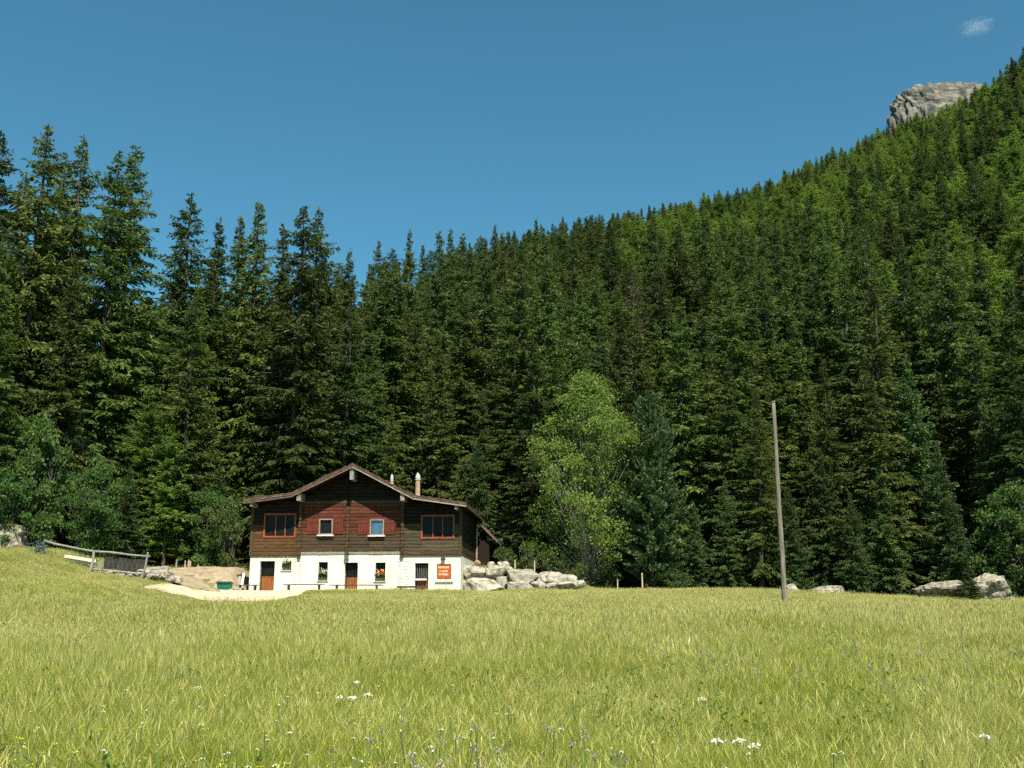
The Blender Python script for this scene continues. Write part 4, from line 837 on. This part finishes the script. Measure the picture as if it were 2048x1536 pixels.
# larches gather high on the slope
px0, py0 = proj(np.stack([pts[:, 0], pts[:, 1], Z + 10], -1))
pl = np.clip(.95 * ss(800, 430, py0 + (1600 - px0) * .22) * ss(950, 1350, px0) + .05, 0, .9) * (pts[:, 1] > 100)
pl = pl * (0.5 + 1.1 * (np.sin(pts[:, 0] * .06 + 1.3) * np.sin(pts[:, 1] * .045) > -.1))
is_l = rg.random(n) < pl; hts = np.where(is_l, hts * .82, hts)
keep = np.ones(n, bool); sky_y = np.interp(px0, SKY_X, SKY_Y) + rg.exponential(8, n) - 14
for i in range(n):                 # keep tree tops below the photographed skyline
    for _ in range(10):
        _, ty = proj(np.array([pts[i, 0], pts[i, 1], Z[i] + hts[i]]))
        if ty >= sky_y[i]: break
        hts[i] *= .93
    else: keep[i] = False
    if hts[i] < 7 and depth[i] > 4: keep[i] = False
# leave room for the chalet, the boulders and trees already placed
keep &= ~((pts[:, 0] > -18.5) & (pts[:, 0] < 0) & (pts[:, 1] < 77))
keep &= ~((np.abs(pts[:, 0] - 5.0) < 3.2) & (pts[:, 1] < 73.5)) & ~((np.abs(pts[:, 0] - 9.0) < 2.2) & (pts[:, 1] < 72))
pts, Z, hts, is_l, px0, depth = pts[keep], Z[keep], hts[keep], is_l[keep], px0[keep], depth[keep]; n = len(pts)
pxt, pyt = proj(np.stack([pts[:, 0], pts[:, 1], Z + hts * .8], -1))
vis = (pxt > -40) & (pxt < 2088) & (pyt > -40)
order = np.argsort(np.where(vis, pts[:, 1], 1e6))
rot = rg.uniform(0, 6.28, n); slim = rg.random(n) < .62
kid = np.where(is_l, 8 + rg.integers(0, 3, n), np.where(slim, 4 + rg.integers(0, 4, n), rg.integers(0, 4, n)))
KINDS = OLD + SLIM + LARCH + [DEAD]; dead = (rg.random(n) < .014) & ~is_l & (depth > 9) & ((px0 < 1440) | (px0 > 1680)); kid = np.where(dead, 11, kid)
rad = np.where(is_l, rg.uniform(2.6, 3.7, n), np.where(slim, rg.uniform(1.9, 2.7, n), rg.uniform(2.6, 3.5, n))) * np.clip(hts / 20, .6, 1.15) * 1.22
NEAR = 250
for i in order[:NEAR]:
    K = KINDS[kid[i]]; nm = 'larch_tree' if is_l[i] else 'spruce_tree'
    zi = int(np.digitize(px0[i], (480, 960, 1380, 1700))); zone = ('left of the chalet', 'directly above the chalet', 'above the bright leafy tree and the pine', 'on either side of the bare pole', 'above the boulders on the right')[zi]
    K.place(nm, pts[i, 0], pts[i, 1], hts[i], rad[i], ('light green larch among the dark spruces ' if is_l[i] else 'thin dry brown spruce half hidden ' if dead[i] else 'dark green spruce in the close packed forest ') + zone,
            'larch' if is_l[i] else 'spruce', ('larches in the forest ' if is_l[i] else 'dry spruces in the forest ' if dead[i] else 'spruces in the forest ') + zone, rot[i], Z[i] - .1, .035)
rest = order[NEAR:]
sc = np.stack([rad[rest] / np.array([KINDS[j].r for j in kid[rest]])] * 2 + [hts[rest] / np.array([KINDS[j].h for j in kid[rest]])], 1)
fo = scatter('hillside_forest', np.stack([pts[rest, 0], pts[rest, 1], Z[rest] - .1], 1), np.stack([rg.normal(0, .03, len(rest)), rg.normal(0, .03, len(rest)), rot[rest]], 1), sc, kid[rest], [K.joined() for K in KINDS])
tag(fo, 'dense mixed forest of spruce and larch covering the far hillside', 'forest', kind='stuff')
print('TREES', n, 'near', NEAR, 'farthest near', pts[order[NEAR - 1], 1])

# ------------------------------------------------------------------ meadow grass and flowers
gm = bpy.data.materials.new('meadow_grass'); gm.use_nodes = True; N_, L_ = gm.node_tree.nodes, gm.node_tree.links
N_.remove(N_['Principled BSDF']); at = N_.new('ShaderNodeAttribute'); at.attribute_name = 'tip'; geo = N_.new('ShaderNodeNewGeometry')
def noise_fac(scale, lo, hi, det=3):
    z_ = N_.new('ShaderNodeTexNoise'); z_.inputs['Scale'].default_value = scale; z_.inputs['Detail'].default_value = det; L_.new(geo.outputs['Position'], z_.inputs['Vector'])
    r_ = N_.new('ShaderNodeMapRange'); r_.inputs[1].default_value = lo; r_.inputs[2].default_value = hi; L_.new(z_.outputs['Fac'], r_.inputs[0]); return r_.outputs[0]
def mixc(fac, a, b):
    x = N_.new('ShaderNodeMixRGB'); L_.new(fac, x.inputs[0])
    for s_, v_ in ((1, a), (2, b)):
        if isinstance(v_, tuple): x.inputs[s_].default_value = (*v_, 1)
        else: L_.new(v_, x.inputs[s_])
    return x.outputs[0]
sx = N_.new('ShaderNodeSeparateXYZ'); L_.new(geo.outputs['Position'], sx.inputs[0])
dry = N_.new('ShaderNodeMapRange'); dry.inputs[1].default_value = 8; dry.inputs[2].default_value = 50; dry.inputs[3].default_value = -.60; dry.inputs[4].default_value = .55; L_.new(sx.outputs['Y'], dry.inputs[0])
dx = N_.new('ShaderNodeMapRange'); dx.inputs[1].default_value = -18; dx.inputs[2].default_value = 4; dx.inputs[3].default_value = -.45; dx.inputs[4].default_value = 0; L_.new(sx.outputs['X'], dx.inputs[0])
bs = N_.new('ShaderNodeMath'); bs.operation = 'ADD'; L_.new(noise_fac(.11, .36, .64), bs.inputs[0]); L_.new(dry.outputs[0], bs.inputs[1])
bs2 = N_.new('ShaderNodeMath'); bs2.operation = 'ADD'; bs2.use_clamp = True; L_.new(bs.outputs[0], bs2.inputs[0]); L_.new(dx.outputs[0], bs2.inputs[1])
big = bs2.outputs[0]; mid = noise_fac(.6, .35, .65)
green = mixc(mid, (0.180, 0.240, 0.024), (0.262, 0.298, 0.044)); straw = mixc(mid, (0.46, 0.415, 0.165), (0.57, 0.51, 0.25))
tipc = mixc(big, mixc(mid, (0.290, 0.330, 0.046), (0.38, 0.395, 0.088)), straw); cl_ = N_.new('ShaderNodeClamp'); L_.new(at.outputs['Fac'], cl_.inputs[0]); body = mixc(cl_.outputs[0], green, tipc)
gt = N_.new('ShaderNodeMath'); gt.operation = 'GREATER_THAN'; gt.inputs[1].default_value = 1.2; L_.new(at.outputs['Fac'], gt.inputs[0])
body = mixc(gt.outputs[0], body, mixc(mid, (0.42, 0.385, 0.115), (0.53, 0.485, 0.19)))
va = N_.new('ShaderNodeAttribute'); va.attribute_name = 'var'; vr = N_.new('ShaderNodeValToRGB'); L_.new(va.outputs['Fac'], vr.inputs[0]); vr.color_ramp.interpolation = 'CONSTANT'
for k_, (pos_, col_) in enumerate(((0, (1.02, .86, .78)), (.12, (.74, .86, .74)), (.36, (1, 1, 1)), (.66, (1.22, 1.18, 1.25)), (.88, (.85, 1.06, .8)))):
    e_ = vr.color_ramp.elements[k_] if k_ < 2 else vr.color_ramp.elements.new(pos_); e_.position = pos_; e_.color = (*col_, 1)
vm = N_.new('ShaderNodeMixRGB'); vm.blend_type = 'MULTIPLY'; vm.inputs[0].default_value = 1; L_.new(body, vm.inputs[1]); L_.new(vr.outputs[0], vm.inputs[2]); body = vm.outputs[0]
fine = noise_fac(5.0, .3, .7, 4); mr = N_.new('ShaderNodeMapRange'); mr.inputs[3].default_value = .84; mr.inputs[4].default_value = 1.16; L_.new(fine, mr.inputs[0])
hs = N_.new('ShaderNodeHueSaturation'); L_.new(body, hs.inputs['Color']); L_.new(mr.outputs[0], hs.inputs['Value'])
df = N_.new('ShaderNodeBsdfDiffuse'); tl_ = N_.new('ShaderNodeBsdfTranslucent'); mx = N_.new('ShaderNodeMixShader'); mx.inputs[0].default_value = .42
L_.new(hs.outputs[0], df.inputs[0]); L_.new(hs.outputs[0], tl_.inputs[0]); L_.new(df.outputs[0], mx.inputs[1]); L_.new(tl_.outputs[0], mx.inputs[2]); L_.new(mx.outputs[0], N_['Material Output'].inputs[0])
def patch_mesh(seed, nb, h, w, half, seeds=.25):
    """a rounded patch of single blades and seed stalks, about one stride wide"""
    rng = np.random.default_rng(seed); clump = rng.uniform(-half, half, (14, 2)); hc = rng.uniform(.75, 1.2, 14)
    xy = rng.uniform(-half, half, (nb, 2)); ci = ((xy[:, None] - clump[None]) ** 2).sum(-1).argmin(1)
    p = np.concatenate([xy, np.full((nb, 1), -.04)], 1); hh = h * rng.uniform(.45, 1.15, nb) * hc[ci]
    var = rng.random(nb); ln = rng.normal(0, .46, (nb, 2)) + (clump[ci] - xy) * -.35; a = rng.uniform(0, 6.28, nb)
    sd = np.stack([np.cos(a), np.sin(a), 0 * a], 1) * (w * rng.uniform(.5, 1.2, nb))[:, None]; st = rng.random(nb) < seeds; hh = np.where(st, hh * 1.22, hh)
    def at_(f): return p + np.concatenate([ln * (hh * f * f)[:, None], (hh * f)[:, None]], 1)
    def row(f, ww, tt): return at_(f), sd * (np.where(st, ww * .5, ww))[:, None], np.clip(np.where(st, tt + .3, tt), 0, 1)
    R_ = [row(0, .5, 0), row(.55, .42, .5), row(1.0, .06, 1.0)]; VV = []; TT = []
    for (p0, s0, t0), (p1, s1, t1) in zip(R_, R_[1:]): VV.append(np.stack([p0 - s0, p0 + s0, p1 + s1, p1 - s1], 1)); TT.append(np.stack([t0, t0, t1, t1], 1))
    top = R_[2][0][st]; d_ = np.concatenate([ln[st] * .8, np.ones((st.sum(), 1))], 1) * .1; s2 = sd[st] * 1.0
    VR = np.concatenate([np.repeat(var, 4), np.repeat(var, 4), np.repeat(var[st], 4)])
    VV.append(np.stack([top - d_ * .5, top + d_ * .2 + s2, top + d_ * .8, top + d_ * .2 - s2], 1)); TT.append(np.full((st.sum(), 4), 1.6))
    VV = np.concatenate(VV).reshape(-1, 3); me = np_mesh('patch', VV, quads(len(VV) // 4), [gm]); q = me.attributes.new('tip', 'FLOAT', 'POINT'); q.data.foreach_set('value', np.concatenate(TT).ravel().astype(np.float32))
    q = me.attributes.new('var', 'FLOAT', 'POINT'); q.data.foreach_set('value', VR.astype(np.float32)); return me
def meadow_ok(p):
    xx, yy = p[:, 0], p[:, 1]; ok = (yy < forest_edge(xx) + .5) & ~in_poly(p, gravel_poly) & ~in_poly(p, earth_poly)
    hx = (xx - HO[0]) * HE[0] + (yy - HO[1]) * HE[1]; hy = (xx - HO[0]) * HD[0] + (yy - HO[1]) * HD[1]
    return ok & ~((hx > -.6) & (hx < W + .4) & (hy > -.5)) & ~((xx < -14) & (xx > -17.5) & (yy > 62)) & (np.abs(xx) < .62 * (yy + 5))
def jitter_grid(y0, y1, step, seed):
    rng = np.random.default_rng(seed); X, Y = np.meshgrid(np.arange(-48, 48, step), np.arange(y0, y1, step))
    p = np.stack([X.ravel(), Y.ravel()], 1); p += rng.uniform(-.3, .3, p.shape) * step; return p[meadow_ok(p)], rng
def meadow_points(count, seed, y0=4.2, y1=69.0, power=1.0):
    rng = np.random.default_rng(seed); q = rng.uniform(0, 1, count); yy = (y0 ** -power + q * (y1 ** -power - y0 ** -power)) ** (-1 / power)
    p = np.stack([rng.uniform(-.62, .62, count) * (yy + 4), yy], 1); return p[meadow_ok(p)], rng
pn, r1 = jitter_grid(3.6, 32, .42, 1); pf, r2 = jitter_grid(16, 69.5, .60, 2)
pn = pn[r1.random(len(pn)) > ss(16, 32, pn[:, 1])]; pf = pf[r2.random(len(pf)) < ss(16, 32, pf[:, 1]) + .02]; p = np.concatenate([pn, pf]); n = len(p); far = np.arange(n) >= len(pn); rng = r1
gp = np.array(gravel_poly); near_yard = np.sqrt(((p[:, None] - gp[None]) ** 2).sum(-1)).min(1) < 2.4
patchy = np.sin(p[:, 0] * .5 + 2) * np.sin(p[:, 1] * .37) * .5 + np.sin(p[:, 0] * .17 - p[:, 1] * .23)
s_ = rng.uniform(.75, 1.25, n) * (1 + .22 * patchy) * (1 - .5 * ss(42, 55, p[:, 1])) * (1 - .4 * ss(43, 50, p[:, 1]) * ss(-21, -17, p[:, 0]) * ss(-9, -12, p[:, 0])) * np.where(near_yard, .65, 1) 
rz = rng.uniform(0, 6.28, n); e = .15; sx_ = (gz(p[:, 0] + e, p[:, 1]) - gz(p[:, 0] - e, p[:, 1])) / (2 * e); sy_ = (gz(p[:, 0], p[:, 1] + e) - gz(p[:, 0], p[:, 1] - e)) / (2 * e)
ax_, ay_ = np.arctan(sy_), -np.arctan(sx_); tx_ = ax_ * np.cos(rz) + ay_ * np.sin(rz); ty_ = -ax_ * np.sin(rz) + ay_ * np.cos(rz)
grass = [patch_mesh(i, 1000, .30, .0040, .32, .065) for i in range(6)] + [patch_mesh(10 + i, 860, .33, .0085, .44, .095) for i in range(6)]
go_ = scatter('meadow_grass', np.stack([p[:, 0], p[:, 1], gz(p[:, 0], p[:, 1])], 1), np.stack([tx_, ty_, rz], 1), np.stack([np.ones(n), np.ones(n), s_], 1), np.where(far, rng.integers(6, 12, n), rng.integers(0, 6, n)), grass)
tag(go_, 'tall flowering hay meadow grass filling the foreground', 'grass', kind='stuff'); print('GRASS', n)
def herb(seed, n, r, h):
    rng = np.random.default_rng(seed); a = rng.uniform(0, 6.28, n); b = rng.uniform(0, r, n); q = np.stack([b * np.cos(a), b * np.sin(a), h * (1 - (b / r) ** 1.5) * rng.uniform(.2, 1, n)], 1)
    d = np.stack([np.cos(a), np.sin(a), rng.uniform(.1, 1.1, n)], 1); d /= np.linalg.norm(d, axis=1, keepdims=True)
    return np_mesh('herb', diamonds(q, d, rng.uniform(.03, .065, n), rng.uniform(.012, .024, n), rng), quads(n), [M['herb']])
p, rng = meadow_points(2000, 41, 5, 60, .5); w_ = np.sin(p[:, 0] * .6) * np.sin(p[:, 1] * .5 + 2) + .5 * np.sin(p[:, 0] * .21 - p[:, 1] * .3); p = p[w_ > .1]; n = len(p); s_ = rng.uniform(.7, 1.5, n)
tag(scatter('meadow_herbs', np.stack([p[:, 0], p[:, 1], gz(p[:, 0], p[:, 1])], 1), np.stack([0 * s_, 0 * s_, rng.uniform(0, 6.28, n)], 1), np.stack([s_] * 3, 1), rng.integers(0, 3, n), [herb(i, 60, .15, .30) for i in range(3)]), 'broad leaved green herbs scattered through the meadow grass', 'herbs', kind='stuff')
def flower(seed, h, r, mat, n=26, flat=True):
    rng = np.random.default_rng(seed); q = np.stack([rng.normal(0, r * .5, n), rng.normal(0, r * .5, n), np.full(n, h) + rng.normal(0, r * (.12 if flat else .5), n)], 1)
    d = rng.normal(size=(n, 3)); d[:, 2] *= .4 if flat else 1; d /= np.linalg.norm(d, axis=1, keepdims=True); v = diamonds(q, d, np.full(n, r * .5), np.full(n, r * .45), rng)
    sv, sf = tubes(np.array([[[0, 0, -.05], [.01, 0, h * .5], [0, 0, h]]]), np.full((1, 3), .004), 3)
    return np_mesh('flower', np.concatenate([v, sv]), np.concatenate([quads(n), sf + len(v)]), [mat, M['stem']], np.r_[np.zeros(n), np.ones(len(sf))])
for nm, cnt, sd, ms, lab in (('white_flowers', 620, 31, [flower(1, .34, .011, M['petal_white'], 9), flower(2, .37, .016, M['petal_white'], 12)], 'scattered small white meadow flowers'),
                             ('yellow_flowers', 900, 32, [flower(3, .34, .013, M['petal_yellow'], 8), flower(4, .37, .017, M['petal_yellow'], 9)], 'scattered small yellow meadow flowers'),
                             ('purple_flowers', 700, 33, [flower(5, .36, .017, M['petal_purple'], 14, False), flower(6, .40, .022, M['petal_purple'], 18, False)], 'scattered mauve meadow flowers')):
    p, rng = meadow_points(cnt * 3, sd, 6, 56, .6); w_ = np.sin(p[:, 0] * .8 + sd) * np.sin(p[:, 1] * .6 + sd * 2) + .6 * np.sin(p[:, 0] * .23 + p[:, 1] * .31 + sd); p = p[w_ > .25][:cnt]; n = len(p)
    s_ = rng.uniform(.8, 1.25, n); o = scatter(nm, np.stack([p[:, 0], p[:, 1], gz(p[:, 0], p[:, 1])], 1), np.stack([rng.normal(0, .1, n), rng.normal(0, .1, n), rng.uniform(0, 6, n)], 1), np.stack([s_] * 3, 1), rng.integers(0, len(ms), n), ms)
    tag(o, lab, 'flowers', kind='stuff')
# the larger umbels that stand out one by one
for i, (px_, py_, r_, lab) in enumerate(((1440, 1499, .075, 'leftmost big white umbel in the near right foreground'), (1482, 1500, .07, 'middle big white umbel of the near right foreground row'), (1510, 1511, .055, 'lower right white umbel of the near right foreground row'),
        (1406, 1410, .06, 'white umbel alone left of the foreground row on the right'), (395, 1388, .09, 'white umbel low on the left side of the meadow'), (346, 1334, .09, 'white umbel high on the left side of the meadow'), (404, 1350, .06, 'small white umbel between the two left ones'),
        (678, 1408, .06, 'left white umbel of the group below the chalet'), (703, 1408, .065, 'middle white umbel of the group below the chalet'), (733, 1402, .07, 'right white umbel of the group below the chalet'), (712, 1376, .05, 'upper white umbel of the group below the chalet'), (1975, 1490, .06, 'white umbel at the lower right of the meadow'))):
    t = G(px_, py_ + 26 + (py_ - 1330) * .13); x, y = t[0], t[1]; z = gzf(x, y); top = P(px_, py_, y)[2]; h = max(.26, top - z)
    o = empty('umbel_flower', (x, y, z)); rng = np.random.default_rng(200 + i); n = 70
    MB().tube([(0, 0, -.05), (.01, .0, h * .5), (0, 0, h * .9)], .006, 5).build('stem', M['stem'], o)
    a = rng.uniform(0, 6.28, n); r_ *= .8; b = r_ * rng.uniform(0, 1, n) ** .5; q = np.stack([b * np.cos(a), b * np.sin(a), h - (b / r_) ** 2 * r_ * .25 + rng.normal(0, .006, n)], 1)
    d = rng.normal(size=(n, 3)); d[:, 2] *= .35; d /= np.linalg.norm(d, axis=1, keepdims=True)
    link_mesh('flower_head', np_mesh('flower_head', diamonds(q, d, np.full(n, .02), np.full(n, .018), rng), quads(n), [M['petal_white']]), o)
    m = MB()
    for j in range(9): m.tube([(0, 0, h * .9), (math.cos(j * .7) * r_ * .7, math.sin(j * .7) * r_ * .7, h - .01)], .003, 3, cap=False)
    m.build('rays', M['stem'], o); tag(o, lab, 'flower', 'white umbels in the meadow')
